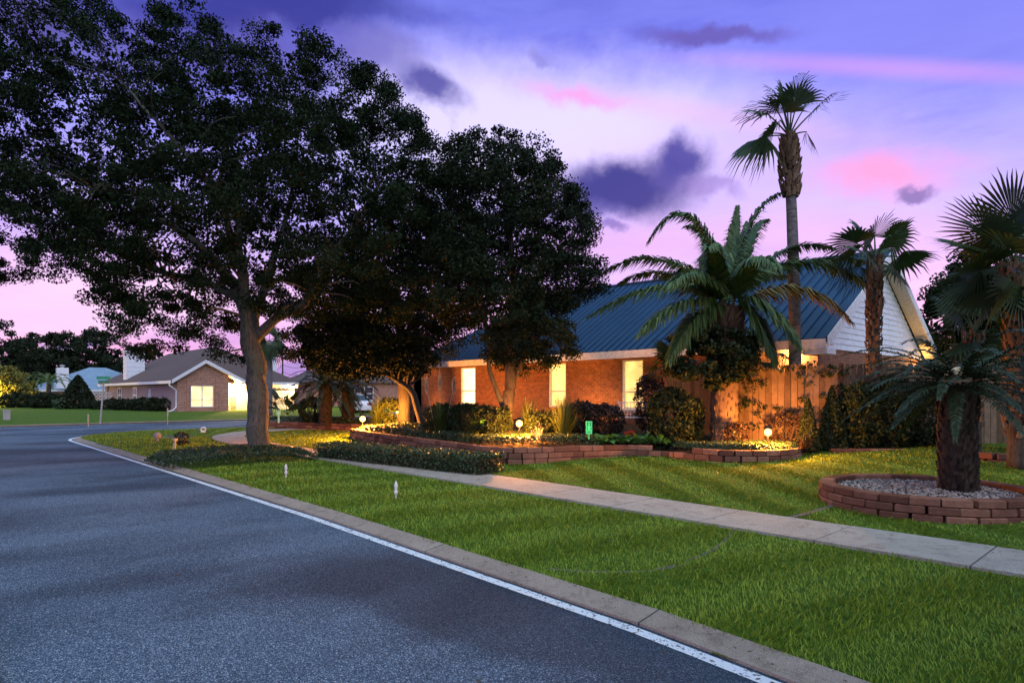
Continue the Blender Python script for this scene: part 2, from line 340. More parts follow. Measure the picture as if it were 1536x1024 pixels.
# sidewalk slabs along a centre line
walk_line = [(-12, 7.8), (-6, 7.8), (0, 7.8), (4, 7.8), (8, 7.82), (12, 7.85), (16, 7.85), (20, 7.9), (23.5, 8.15), (26, 9.0), (27.6, 10.6), (28.3, 13), (28.6, 18), (28.6, 26), (28.6, 40)]
wl = smooth_line([(-u, v, 0) for u, v in walk_line], 24); wl = np.array(wl)[:, :2]
seg = np.r_[0, np.cumsum(np.hypot(*np.diff(wl, axis=0).T))]
def wp(s): return np.array([np.interp(s, seg, wl[:, 0]), np.interp(s, seg, wl[:, 1])])
def off_walk(s, w):
    a = wp(s); t = wp(s+.05)-wp(s-.05); t /= np.linalg.norm(t)+1e-9; return a+w*np.array([-t[1], t[0]])
mb = MB(); s0 = .62; SL = 1.43
while s0 < seg[-1]-SL:
    k = 4; top = []; dz = random.uniform(-.004, .004)
    for i in range(k+1):
        s = s0+.008+(SL-.016)*i/k; l = off_walk(s, .56); r = off_walk(s, -.56)
        z = float(gz(-(l[0]+r[0])/2, (l[1]+r[1])/2))+.028+dz; top.append((l, r, z))
    V = []
    for l, r, z in top: V += [(*l, z), (*r, z), (*l, z-.12), (*r, z-.12)]
    Fc = []
    for i in range(k): a = 4*i; b = a+4; Fc += [(a, b, b+1, a+1), (a, a+2, b+2, b), (a+1, b+1, b+3, a+3)]
    Fc += [(0, 1, 3, 2), (4*k, 4*k+2, 4*k+3, 4*k+1)]
    mb.add(V, Fc); s0 += SL
tag(mb.build('sidewalk', M['walk']), kind='structure')
# narrow concrete strip crossing the verge
sl = smooth_line([(-4.35, 4.5, 0), (-3.85, 4.8, 0), (-3.5, 5.3, 0), (-3.55, 6.3, 0), (-3.85, 7.25, 0)], 6)
def ribbon(name, line, w, dz, mat):
    L0, L1, za = [], [], []
    for i, p in enumerate(line):
        t = line[min(i+1, len(line)-1)]-line[max(i-1, 0)]; t = t/np.linalg.norm(t); nrm = np.array([-t[1], t[0]])
        L0.append(p[:2]+nrm*w/2); L1.append(p[:2]-nrm*w/2); za.append(float(gz(-p[0], p[1]))+dz)
    return strip(name, np.array(L0), np.array(L1), np.array(za), np.array(za), mat, skirt=.1)
ribbon('concrete_strip', sl, .085, .0, M['oldwalk'])
ribbon('concrete_strip', smooth_line([(-3.7, 8.38, 0), (-3.6, 8.9, 0), (-3.55, 9.6, 0)], 5), .10, .006, M['oldwalk'])
# driveway beside the house, reaching the side street
mb = MB(); mb.bb(-33.6, -21.5, 21.5, 27, .0, .15); tag(mb.build('driveway', M['walk']), kind='structure')
mb = MB(); mb.bb(-58, -42.6, 27.5, 32.5, .0, .2); tag(mb.build('far_driveway', M['walk']), kind='structure')
# ------------------------------------------------------------------ retaining walls and beds
def bed_wall(name, line, label, group=None, course=.125, blen=.3, depth=.22):
    """line: list of (x, y, zbase, ztop)"""
    L = np.array(smooth_line(line, 10)); sg = np.r_[0, np.cumsum(np.hypot(np.diff(L[:, 0]), np.diff(L[:, 1])))]
    base = np.array([L[len(L)//2, 0], L[len(L)//2, 1], L[:, 2].min()]); mb = MB(); tot = sg[-1]
    g = lambda s, k: np.interp(s, sg, L[:, k]); row = 0
    zmin = L[:, 2].min()-.05
    while zmin+row*course < L[:, 3].max():
        s = -(.5*blen if row % 2 else 0)
        while s < tot:
            bl = blen*random.uniform(.85, 1.15); a = max(s, 0); b = min(s+bl, tot)
            if b-a > .05:
                m = (a+b)/2; z0 = zmin+row*course; zt = g(m, 3)
                if z0+course*.6 < zt and z0+course > g(m, 2)-.1:
                    p = np.array([g(m, 0), g(m, 1)]); q0 = np.array([g(a, 0), g(a, 1)]); q1 = np.array([g(b, 0), g(b, 1)]); t = q1-q0
                    ln = np.linalg.norm(t); an = math.atan2(t[1], t[0]); nrm = np.array([-t[1], t[0]])/ln
                    p = p+nrm*(random.uniform(-.012, .012)+row*.012)
                    bw(mb, (p[0], p[1], z0+course/2), (ln-.012, depth, course-.008), an)
            s += bl
        row += 1
    return tag(mb.build(name, M['block'], origin=base), label, 'retaining wall', group)
def bw(mb, c, sz, rz, ch=.012):                         # block with chamfered edges
    hx, hy, hz = sz[0]/2, sz[1]/2, sz[2]/2; ca, sa = math.cos(rz), math.sin(rz); V = []
    for z, e in ((-hz, ch), (-hz+ch, 0), (hz-ch, 0), (hz, ch)):
        for x, y in ((-hx, -hy), (hx, -hy), (hx, hy), (-hx, hy)):
            x = x-math.copysign(e, x); y = y-math.copysign(e, y); V.append((c[0]+x*ca-y*sa, c[1]+x*sa+y*ca, c[2]+z))
    Fc = [(3, 2, 1, 0), (12, 13, 14, 15)]
    for r in range(3):
        for j in range(4): Fc.append((r*4+j, r*4+(j+1) % 4, r*4+4+(j+1) % 4, r*4+4+j))
    mb.add(V, Fc)
def WL(lst): return [np.array([*P(px, d)[:2], zb, zt]) for px, d, zb, zt in lst]
wallA = WL([(528, 22.0, .1, .5), (560, 19.8, .12, .52), (640, 17.0, .15, .56), (740, 14.5, .2, .6), (800, 14.3, .22, .6), (860, 14.7, .22, .58), (930, 15.0, .24, .57), (965, 14.9, .25, .52), (1008, 14.7, .26, .4)])
wallB = WL([(1008, 14.5, .26, .42), (1050, 13.9, .24, .54), (1100, 13.45, .24, .56), (1155, 13.5, .26, .56), (1190, 13.9, .28, .56), (1203, 14.7, .3, .54)])
bed_wall('retaining_wall', wallA, 'long terracotta block retaining wall behind the clipped hedge, holding the house bed')
bed_wall('retaining_wall', wallB, 'curved terracotta block wall bulging into the lawn below the date palm')
wallC = WL([(380, 31, .1, .42), (430, 30, .1, .42), (500, 28.5, .1, .42), (540, 28, .1, .4), (560, 29, .1, .36)])
bed_wall('retaining_wall', wallC, 'low reddish block wall beyond the oak trunk, holding the sago bed', blen=.4)
bed_wall('brick_edging', WL([(1207, 14.35, .32, .46), (1300, 14.3, .36, .48), (1400, 14.3, .38, .5)]), 'single row of reddish blocks edging the lawn in front of the dark shrubs', blen=.42)
bed_wall('retaining_wall', WL([(1470, 12.6, .28, .56), (1500, 12.3, .28, .56), (1560, 12.2, .28, .56), (1640, 12.4, .28, .56)]), 'short block wall at the right frame edge behind the round planter')
def bed_soil(name, front, back, zf, zb):
    n = len(front); V = []; 
    for i in range(n):
        for t in (0, .25, .5, 1):
            p = front[i]*(1-t)+back[i]*t; V.append((p[0], p[1], zf[i]*(1-t)+zb*t))
    Fc = [(i*4+j, i*4+j+1, i*4+4+j+1, i*4+4+j) for i in range(n-1) for j in range(3)]
    mb = MB(); mb.add(V, Fc); return tag(mb.build(name, M['soil']), kind='structure')
fa = np.array(smooth_line(wallA, 6)); ba = np.array([[p[0], 17.2] for p in fa]); bed_soil('planting_bed', fa[:, :2], ba, fa[:, 3]-.06, .75)
fb = np.array(smooth_line(wallB, 6)); bb_ = np.array([P(px, 15.6)[:2] for px in np.linspace(1000, 1210, len(fb))]); bed_soil('planting_bed', fb[:, :2], bb_, fb[:, 3]-.06, .62)
fc = np.array(smooth_line(wallC, 6)); bc = fc[:, :2]+np.array([-2.0, 4.0]); bed_soil('planting_bed', fc[:, :2], bc, fc[:, 3]-.05, .4)
def in_poly(pts, poly):
    x, y = pts[:, 0], pts[:, 1]; ins = np.zeros(len(pts), bool); n = len(poly); j = n-1
    for i in range(n):
        xi, yi = poly[i]; xj, yj = poly[j]
        c = ((yi > y) != (yj > y)) & (x < (xj-xi)*(y-yi)/(yj-yi+1e-12)+xi); ins ^= c; j = i
    return ins
def poly_dist(pts, poly):
    d = np.full(len(pts), 1e9); n = len(poly)
    for i in range(n):
        a = np.array(poly[i], float); b = np.array(poly[(i+1) % n], float); ab = b-a
        t = np.clip(((pts-a)@ab)/(ab@ab+1e-9), 0, 1); d = np.minimum(d, np.hypot(*(pts-(a+t[:, None]*ab)).T))
    return d
bedA = [tuple(p) for p in fa[:, :2]]+[tuple(p) for p in ba[::-1]]
bedB = [tuple(p) for p in fb[:, :2]]+[tuple(p) for p in bb_[::-1]]
bedC = [tuple(p) for p in fc[:, :2]]+[tuple(p) for p in bc[::-1]]
# clipped hedge between walk and wall A; hedge ring round the oak
hedge_line = [P(490, 16.6)[:2], P(560, 15.3)[:2], P(650, 13.95)[:2], P(735, 12.95)[:2]]
oak_ring = [G(216, 690, .08)[:2], G(250, 702, .08)[:2], G(300, 700, .1)[:2], G(400, 694, .1)[:2], G(478, 690, .1)[:2], G(440, 681, .1)[:2], G(380, 677, .1)[:2], G(290, 681, .1)[:2]]
PL = np.array([*P(1387, 9.1)[:2]]); PR = 1.36
walk_d = np.array(wl[::6])
hl = np.array([[*p] for p in hedge_line])
def seg_dist(pts, line):
    d = np.full(len(pts), 1e9)
    for a, b in zip(line[:-1], line[1:]):
        ab = b-a; t = np.clip(((pts-a)@ab)/(ab@ab+1e-9), 0, 1); d = np.minimum(d, np.hypot(*(pts-(a+t[:, None]*ab)).T))
    return d
# ------------------------------------------------------------------ grass blades
def grass():
    st = .4; us = np.arange(-8, 33.5, st); vs = np.arange(4.3, 17.2, st); U, Vv = np.meshgrid(us, vs); c = np.stack([-U.ravel(), Vv.ravel()], 1)
    D = np.hypot(c[:, 0], c[:, 1]); dep = c@FW; lat = c@RT; ok = (dep > 1.2) & (np.abs(lat) < dep*.86+1.2)
    c = c[ok]; D = D[ok]; dens = np.clip(33000/np.maximum(D, 2.2)**1.66, 75, 4600); cnt = rng.poisson(dens*st*st)
    p = np.repeat(c, cnt, 0)+rng.uniform(-.5, .5, (cnt.sum(), 2))*st
    u, v = -p[:, 0], p[:, 1]; k = rdist(u, v) > .36+.02*np.sin(u*9)+rng.normal(0, .02, len(p))
    p = p[k]; k = seg_dist(p, walk_d) > .56+rng.uniform(0, .05, len(p)); p = p[k]
    for poly in (bedA, bedB, bedC, oak_ring): p = p[~in_poly(p, poly)]
    k = (np.hypot(*(p-PL).T) > PR-.02) & (seg_dist(p, np.array(sl)[:, :2]) > .012) & (seg_dist(p, np.array([[-3.7, 8.38], [-3.55, 9.6]])) > .05)
    p = p[k]; n = len(p); u, v = -p[:, 0], p[:, 1]; z = gz(u, v); D = np.hypot(*p.T)
    # blades stop at the house line and at the shrub bed along the fence
    dep = p@FW; k = ~((dep > 14.35) & (p@RT > 5.2)); p, z, D, u, v = p[k], z[k], D[k], u[k], v[k]; n = len(p)
    patch = np.array([vn((a, b, 3), .9) for a, b in p]) if n < 900000 else 0
    h = rng.uniform(.03, .066, n)*(1+.35*patch)*np.where((u > 3.55) & (v > 4.4) & (v < 7.3), 1.12, 1)
    w = .0034+.00085*D+rng.uniform(0, .0018, n)
    an = rng.uniform(0, 2*np.pi, n); side = np.stack([np.cos(an), np.sin(an), np.zeros(n)], 1)
    q = p@RT*.94+p@FW*.16; stripe = np.tanh(2.5*np.sin(q*2*np.pi/.86+.5*np.sin(p@FW*.9)))*np.where(v > 8.4, 1.15, 0)+np.tanh(2*np.sin((u*.9+v*.35)*2*np.pi/1.25))*np.where(v < 7.3, .5, 0)
    h = h*(1-.26*stripe); lean = np.stack([stripe*FW[0]+rng.normal(0, .42, n), stripe*FW[1]+rng.normal(0, .42, n), np.ones(n)], 1); lean = unit(lean)
    b0 = np.stack([p[:, 0], p[:, 1], z-.004], 1); mid = b0+lean*h[:, None]*.55; bend = lean+np.stack([rng.normal(0, .28, n), rng.normal(0, .28, n), rng.uniform(-.25, 0, n)], 1)
    tip = mid+bend*h[:, None]*.55; s = side*w[:, None]*.5
    V = np.stack([b0-s, b0+s, mid+s*.8, mid-s*.8, tip+s*.12, tip-s*.12], 1).reshape(-1, 3); i = np.arange(n)[:, None]*6
    Q = np.concatenate([i+np.array([[0, 1, 2, 3]]), i+np.array([[3, 2, 4, 5]])])
    me = fast_mesh('grass', V, Q); print('blades', n)
    return tag(link('grass', me, M['blade']), kind='stuff')
grass()
# ------------------------------------------------------------------ foliage builders
def crown_points(poly, d, n, half, R=None, gap=0.0, gs=.5, seed=1):
    """points in a crown: outline in metres across the sight line at distance d, lens-shaped in depth"""
    q = np.array([[(px-768)/F*d, H+(HZ-py)/F*d] for px, py in poly]); lo, hi = q.min(0), q.max(0); out = []; tot = 0
    R = R or .3*min(hi-lo)
    while tot < n:
        s = rng.uniform(lo, hi, (n*2, 2)); s = s[in_poly(s, q)]; e = poly_dist(s, q)
        f = np.clip(e/R, 0, 1); dz = rng.uniform(-1, 1, len(s))*half*np.sqrt(1-(1-f)**2)
        pl = FW[None]*(d+dz)[:, None]+RT[None]*s[:, :1]; w = np.stack([pl[:, 0], pl[:, 1], s[:, 1], e], 1)
        if gap:
            nz = np.array([mnoise.noise(Vector((a*gs+seed, b*gs, c*gs))) for a, b, c, _ in w]); w = w[nz > -1+gap+(-.6*np.clip(w[:, 3]/R, 0, 1)+.3)*.5]
        out.append(w); tot += len(w)
    return np.concatenate(out)[:n]
def clumps(K, per, rad, droop=.0):
    c = np.repeat(K, per, 0); g = rng.normal(0, 1, (len(c), 3)); g = g/np.linalg.norm(g, axis=1, keepdims=True)*rng.uniform(0, 1, (len(c), 1))**.5
    r = np.repeat(rng.uniform(.6, 1.25, len(K))*rad, per)[:, None]; o = g*r*np.array([1, 1, .62]); return c+o
def tree(name, base, stems, poly, d, half, K, per, rad, leafL, mat, label, cat='tree', group=None, bark='bark', gap=.55, core=0, R=None, twigs=.5, seed=1, crown_name='crown'):
    t = thing(name, base, label, cat, group); mb = MB(); nodes = []
    for pts, r0, r1 in stems:
        L = smooth_line(pts, 8); n = len(L); rr = [r0+(r1-r0)*(i/(n-1))**.8 for i in range(n)]
        L = [p+np.array([vn(p, 1.7), vn(p+9, 1.7), 0])*min(r0, .25)*.45*min(1, i/8) for i, p in enumerate(L)]
        mb.tube(L, rr, 12); nodes += [(p, r) for p, r in zip(L[n//4:], rr[n//4:])]
    kp = crown_points(poly, d, K, half, R, gap, seed=seed)[:, :4]; NP = np.array([p for p, _ in nodes]); NR = np.array([r for _, r in nodes])
    for p in kp[rng.random(len(kp)) < twigs]:
        c = p[:3]; cost = np.linalg.norm(NP-c, axis=1)+np.maximum(0, NP[:, 2]-c[2])*.25; j = int(np.argmin(cost)); a = NP[j]
        if cost[j] > 1.2+.12*half*2: continue
        m = (a+c)/2+np.array([random.uniform(-.3, .3), random.uniform(-.3, .3), random.uniform(0, .5)])
        r = min(NR[j]*.5, .05); mb.tube(smooth_line([a, m, c], 3), [r+(.006-r)*i/6 for i in range(7)], 5, False)
    mb.build('trunk', M[bark], t, smooth=True)
    cen = clumps(kp[:, :3], per, rad); Lf = rng.uniform(.7, 1.3, len(cen))*leafL; V, Q = leaf_arrays(cen, Lf, Lf*.5)
    if core:
        ins = crown_points(poly, d, core, half*.7, R, 0); ins = ins[ins[:, 3] > max(rad*2.2, .22*half)]; Lc = rng.uniform(.8, 1.3, len(ins))*leafL*1.9
        V2, Q2 = leaf_arrays(ins[:, :3], Lc, Lc*.6); V = np.concatenate([V, V2]); Q = np.concatenate([Q, Q2+len(cen)*4])
    link(crown_name, fast_mesh(crown_name, V, Q), M[mat], t); return t
def st(lst, d): return [I(px, py, d+(o[0] if o else 0)) for px, py, *o in lst]
# --- big live oak by the verge
D0 = 17.6; oak_poly = [(-110, 100), (0, 100), (50, 62), (78, 34), (130, 24), (205, 40), (255, 26), (300, 56), (380, 62), (440, 76), (520, 104), (580, 130), (628, 186), (676, 240), (702, 330), (690, 430), (640, 468), (560, 480), (478, 468), (440, 520), (405, 470), (340, 470), (372, 545), (300, 520), (240, 548), (215, 482), (130, 440), (66, 388), (0, 402), (-110, 430)]
ob = I(391, 686, D0); ob[2] = float(gz(-ob[0], ob[1]))
tree('live_oak', ob, [
    ([ob-np.array([0, 0, .1]), I(389, 640, D0), I(384, 580, D0), I(378, 520, D0), I(372, 468, D0)], .31, .24),
    ([I(376, 500, D0), I(352, 430, D0), I(300, 370, D0-.6), I(240, 330, D0-1), I(150, 290, D0-1.2)], .2, .04),
    ([I(374, 480, D0), I(362, 400, D0), I(352, 300, D0+.5), I(330, 190, D0+.8)], .2, .03),
    ([I(382, 508, D0), I(410, 480, D0-.3), I(452, 455, D0-.5), I(500, 380, D0-.8), I(560, 300, D0-1)], .17, .03),
    ([I(376, 490, D0), I(400, 420, D0+.6), I(430, 320, D0+1.6), I(450, 200, D0+2)], .16, .03),
    ([I(362, 450, D0), I(300, 420, D0+1), I(220, 400, D0+2), I(100, 330, D0+2.6), I(10, 300, D0+2.6)], .13, .03),
    ([I(352, 400, D0), I(330, 300, D0-1.6), I(250, 200, D0-2.4), I(180, 120, D0-2.4)], .12, .02)],
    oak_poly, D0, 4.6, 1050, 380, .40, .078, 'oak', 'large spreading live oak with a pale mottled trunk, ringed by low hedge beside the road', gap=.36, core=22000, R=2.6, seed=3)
# flared root collar is part of the trunk mesh's foot: low hedge hides it
# --- oaks nearer the house
D1 = 24.5; b = P(606, D1, .62)
tree('oak_tree', b, [([b, I(606, 560, D1), I(601, 500, D1), I(590, 440, D1)], .26, .16), ([I(602, 510, D1), I(650, 440, D1), I(690, 380, D1)], .13, .03), ([I(596, 470, D1), I(540, 420, D1), I(500, 380, D1)], .13, .03)],
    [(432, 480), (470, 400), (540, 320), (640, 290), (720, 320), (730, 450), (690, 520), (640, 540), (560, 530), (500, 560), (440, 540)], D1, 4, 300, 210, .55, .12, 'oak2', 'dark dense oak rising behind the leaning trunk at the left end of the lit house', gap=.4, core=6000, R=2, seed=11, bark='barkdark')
D2 = 16.6; b = P(758, D2, .68)
tree('oak_tree', b, [([b, I(763, 580, D2), I(766, 540, D2), I(765, 500, D2), I(770, 400, D2), I(760, 300, D2)], .2, .04),
    ([I(757, 612, D2), I(742, 580, D2), I(733, 545, D2), I(730, 500, D2), I(715, 400, D2)], .09, .03),
    ([I(764, 580, D2), I(790, 530, D2), I(820, 460, D2), I(850, 390, D2)], .09, .02), ([I(766, 540, D2), I(740, 480, D2+1), I(690, 400, D2+1.2)], .08, .02)],
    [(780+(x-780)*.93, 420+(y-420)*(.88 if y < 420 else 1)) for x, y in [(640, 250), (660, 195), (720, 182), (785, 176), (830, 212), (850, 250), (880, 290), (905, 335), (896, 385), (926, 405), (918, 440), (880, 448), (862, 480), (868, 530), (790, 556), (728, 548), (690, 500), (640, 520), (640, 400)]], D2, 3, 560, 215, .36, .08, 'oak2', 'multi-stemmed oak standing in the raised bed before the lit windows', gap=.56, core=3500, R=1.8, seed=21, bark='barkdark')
D3 = 21.5; b = P(634, D3, .62)
tree('leaning_tree', b, [([b, I(620, 592, D3), I(600, 572, D3), I(580, 562, D3), I(545, 552, D3), I(520, 520, D3)], .13, .05)],
    [(450, 500), (500, 470), (580, 480), (640, 500), (650, 540), (610, 566), (540, 566), (470, 560)], D3, 2, 170, 160, .45, .12, 'oak2', 'tree with a thin trunk leaning far left over the sago palms', gap=.35, core=1500, R=1.2, seed=31, bark='barkdark')
# --- unseen tree added behind the view to shade the right foreground
def shade_tree():
    q = rng.normal(size=(800, 3)); q = unit(q)*rng.random((800, 1))**.4*np.array([6, 3.6, 1.6]); ctr = RT*5.6+FW*.3; base = np.array([*(RT*4.6-FW*4.5), .1]); top = np.array([*ctr, 6.5])
    k = q[:, :1]*RT3_+q[:, 1:2]*FW3_+np.array([0, 0, 1])*q[:, 2:]+top
    t = thing('added_shade_tree', base, 'unseen leafy tree added behind the view to shade the right foreground', 'tree'); mb = MB(); mb.tube(smooth_line([base, base+np.array([0, 0, 3.]), (base+top)/2+np.array([0, 0, 1.5]), top], 6), [.26-.2*i/18 for i in range(19)], 12)
    for c in k[::6]: mb.tube(smooth_line([(base+top)/2+np.array([0, 0, 1.5]), (c+top)/2, c], 3), [.05-.006*i for i in range(7)], 5)
    mb.build('trunk', M['bark'], t, smooth=True); cen = clumps(k, 60, .4); Lf = rng.uniform(.12, .2, len(cen)); V, Q = leaf_arrays(cen, Lf, Lf*.5); link('crown', fast_mesh('crown', V, Q), M['oak'], t)
RT3_ = np.array([RT[0], RT[1], 0.]); FW3_ = np.array([FW[0], FW[1], 0.]); shade_tree()
# --- trees behind the houses
def bush_tree(px, d, poly, label, mat='far', leafL=.45, K=170, per=110, rad=1.1, half=4, group='trees beyond the far houses', core=2500, name='tree', base_z=.3):
    b = P(px, d, base_z); top = min(p[1] for p in poly)
    tree(name, b, [([b, I(px, 600-.4*(600-top)*.4, d), I(px+2, (top+600)/2, d)], .3, .12)], poly, d, half, K, per, rad, leafL, mat, label, group=group, bark='barkdark', gap=.3, core=core, twigs=.1, seed=px)
bush_tree(-20, 92, [(-80, 500), (-30, 478), (10, 486), (40, 510), (70, 530), (60, 620), (-80, 620)], 'dark far tree touching the left frame edge, behind the yellow lit foliage')
bush_tree(75, 105, [(20, 512), (60, 500), (105, 502), (130, 520), (135, 600), (20, 610)], 'dark far tree above the pale blue roof chimney')
bush_tree(140, 112, [(80, 520), (105, 498), (140, 494), (172, 503), (196, 530), (205, 580), (160, 600), (80, 600)], 'rounded dark far tree above the ridge of the pale blue roof')
bush_tree(214, 90, [(190, 560), (205, 525), (222, 512), (236, 530), (240, 570), (215, 580)], 'small far tree showing just beside the white siding chimney', rad=.7, K=50)
bush_tree(8, 66, [(-40, 560), (0, 548), (30, 556), (46, 585), (40, 622), (-40, 630)], 'tree foliage glowing yellow in lamplight at the far left', mat='farlit', leafL=.3, rad=.7, half=2, core=300)
bush_tree(1450, 25, [(1396, 470), (1412, 425), (1440, 385), (1480, 365), (1540, 350), (1640, 350), (1740, 400), (1740, 600), (1412, 600), (1402, 540)], 'big dark tree behind the fence, right of the gable wall', mat='oak2', leafL=.16, rad=.55, K=420, per=190, half=3, group=None, core=14000)
# ------------------------------------------------------------------ palms
def quad_obj(name, V, Q, mat, parent): return link(name, fast_mesh(name, np.array(V), np.array(Q)), mat, parent)
def pinnate(line, n, L, w, ang=40, lift=.25, droop=.25, rach=.022, k=5):
    """feather frond: rachis plus two rows of leaflets"""
    line = np.array(line); sg = np.r_[0, np.cumsum(np.linalg.norm(np.diff(line, axis=0), axis=1))]; tot = sg[-1]; V = []; Q = []
    at = lambda s: np.array([np.interp(s, sg, line[:, i]) for i in range(3)])
    for i in range(n):
        t = .10+.9*(i+.5)/n; p = at(t*tot); T = unit(at(min(t*tot+.05, tot))-at(t*tot-.05)); Sd = np.cross(T, [0, 0, 1.]); 
        Sd = unit(Sd) if np.linalg.norm(Sd) > .12 else RT3; Nn = unit(np.cross(Sd, T))
        if Nn[2] < 0: Nn = -Nn
        ll = L*min(1, .35+t*3)*max(.25, (1-t)**.45)
        for sgn in (-1, 1):
            a = math.radians(ang+random.uniform(-9, 9)+25*t); dr = unit(sgn*Sd*math.cos(a)+T*math.sin(a)+Nn*(lift+random.uniform(-.22, .22)))
            q = p+dr*ll*random.uniform(.85, 1.1)+np.array([0, 0, -droop*ll]); m = p+dr*ll*.5
            b = unit(np.cross(dr, Nn*.7+np.array([random.uniform(-.3, .3)]*3)))*w
            o = len(V); V += [p-b*.35, m-b*.5, q, m+b*.5, p+b*.35]; Q += [(o, o+1, o+3, o+4), (o+1, o+2, o+2, o+3)]
    mb = MB(); mb.tube(line, [rach*(1-.85*i/(len(line)-1)) for i in range(len(line))], k)
    Qt = [q if q[1] != q[2] else (q[0], q[1], q[3]) for q in Q]; mb.add(V, Qt); return mb
RT3 = np.array([RT[0], RT[1], 0.])
def bez(a, c, b, n=12): 
    a, c, b = map(lambda p: np.array(p, float), (a, c, b)); return [(1-t)**2*a+2*t*(1-t)*c+t*t*b for t in np.linspace(0, 1, n)]
def boots(mb, line, r, n, size, out=.5, z_up=.8):
    line = np.array(line); m = len(line)
    for i in range(n):
        t = (i+random.random())/n; j = t*(m-1); k = min(int(j), m-2); p = line[k]*(1-j+k)+line[k+1]*(j-k); a = i*2.399963+random.uniform(-.2, .2)
        rr = (r(t) if callable(r) else r); dr = np.array([math.cos(a), math.sin(a), 0]); sd = np.array([-math.sin(a), math.cos(a), 0]); s = size*random.uniform(.7, 1.25)
        b = p+dr*rr*.86; tip = b+dr*s*out+np.array([0, 0, s*z_up]); w = s*.32
        V = [b-sd*w, b+sd*w, b+sd*w*.7-np.array([0, 0, -s*.1])+dr*.03, tip-sd*w*.35, tip+sd*w*.35, b-sd*w*.6+dr*(.05+s*.1)-np.array([0, 0, s*.15]), b+sd*w*.6+dr*(.05+s*.1)-np.array([0, 0, s*.15])]
        mb.add(V, [(0, 1, 4, 3), (5, 3, 4, 6), (0, 3, 5), (1, 6, 4)])
# --- date palm in the bed
DP = 15.4; pc = I(1090, 462, DP); pb = P(1086, DP, .55)
dp = thing('date_palm', pb, 'stout date palm with long arching feather fronds in front of the blue roof', 'palm tree')
tl = smooth_line([pb-np.array([0, 0, .1]), I(1086, 600, DP), I(1090, 520, DP), I(1090, 462, DP)], 8)
mb = MB(); mb.tube(tl, [.31]*8+[.31+.004*i for i in range(len(tl)-8)], 16); boots(mb, tl, .31, 300, .15, .35, .5); boots(mb, tl[-8:], .34, 80, .3, .7, .55)
mb.build('trunk', M['boot'], dp)
fr = [((1010, 395), (885, 474), -.6, 0), ((985, 350), (902, 412), .8, 0), ((1040, 255), (974, 360), 0, 0), ((1095, 400), (1106, 312), 1.2, 0), ((1120, 300), (1178, 288), .4, 0), ((1165, 345), (1246, 372), .5, 0),
      ((1210, 335), (1322, 448), -.4, 0), ((1200, 395), (1276, 482), -.9, 1), ((1180, 370), (1300, 392), 1.4, 0), ((1000, 380), (930, 425), 1.6, 0), ((1060, 330), (1030, 340), 2.2, 0), ((1130, 360), (1165, 400), -2.2, 0), ((1045, 385), (1000, 430), -2.0, 0),
      ((1075, 350), (1062, 372), -2.4, 0), ((1020, 430), (960, 500), -1.2, 0), ((1150, 430), (1200, 520), -1.2, 0), ((1130, 330), (1150, 330), 2.2, 0), ((1040, 450), (1005, 540), -1.0, 0), ((1135, 450), (1160, 540), -.8, 0)]
fr += [((1065+random.uniform(-70, 70), 380), (1090+k*46+random.uniform(-15, 15), 372+abs(k)*22), random.choice([-1.8, 1.8, 1.2]), 0) for k in (-2, 0, 2)]
for c, tpx, off, lamplit in fr:
    st0 = pc+np.array([random.uniform(-.12, .12), random.uniform(-.12, .12), random.uniform(-.05, .25)])
    ln = bez(st0, I(c[0], c[1], DP+off*.6), I(tpx[0], tpx[1], DP+off), 14)
    o = pinnate(ln, 130, .78, .058, 40, .1, .5).build('frond', M['yellowfrond' if lamplit else 'palm'], dp)
    if lamplit: o['label'] = 'lower frond with warm light from below painted into its colour'
# skirt of vine and ferny leaves round the palm's shoulders: a plant of its own
kp = crown_points([(1000, 520), (1040, 480), (1080, 490), (1130, 500), (1136, 530), (1125, 562), (1070, 580), (1020, 565), (985, 540)], DP-.4, 110, .5, .5)
vt = leaves('climbing_vine', clumps(kp[:, :3], 90, .24), rng.uniform(.07, .14, 9900), rng.uniform(.05, .09, 9900), M['shrub'], origin=P(1070, DP-.3, .6)); tag(vt, 'dark leafy vine bunched round the shoulders of the date palm', 'vine')
def fan(V, Q, hub, A, Nrm, R, nseg=26, spread=250, droop=.18, fold=.25):
    A = unit(np.array(A, float)); B = unit(np.cross(Nrm, A)); Nn = np.cross(A, B); dth = math.radians(spread)/nseg
    for i in range(nseg):
        th = -math.radians(spread)/2+(i+.5)*dth; r = R*(.72+.28*math.cos(th*.55))*random.uniform(.88, 1.06); dr = A*math.cos(th)+B*math.sin(th)-Nn*fold*abs(math.sin(th/2))
        pr = -A*math.sin(th)+B*math.cos(th); w = r*.52*math.tan(dth/2)*1.15; m = hub+dr*r*.55-np.array([0, 0, droop*r*.12]); t = hub+dr*r+np.array([random.uniform(-.03, .03), random.uniform(-.03, .03), -droop*r*random.uniform(.5, 1.2)])
        o = len(V); m2 = hub+dr*r*.8-np.array([0, 0, droop*r*.38])
        V += [hub-pr*w*.08, m-pr*w+Nn*.01, m2-pr*w*.45, t, m2+pr*w*.45, m+pr*w-Nn*.01]; Q += [(o, o+1, o+5), (o+1, o+2, o+4, o+5), (o+2, o+3, o+4)]
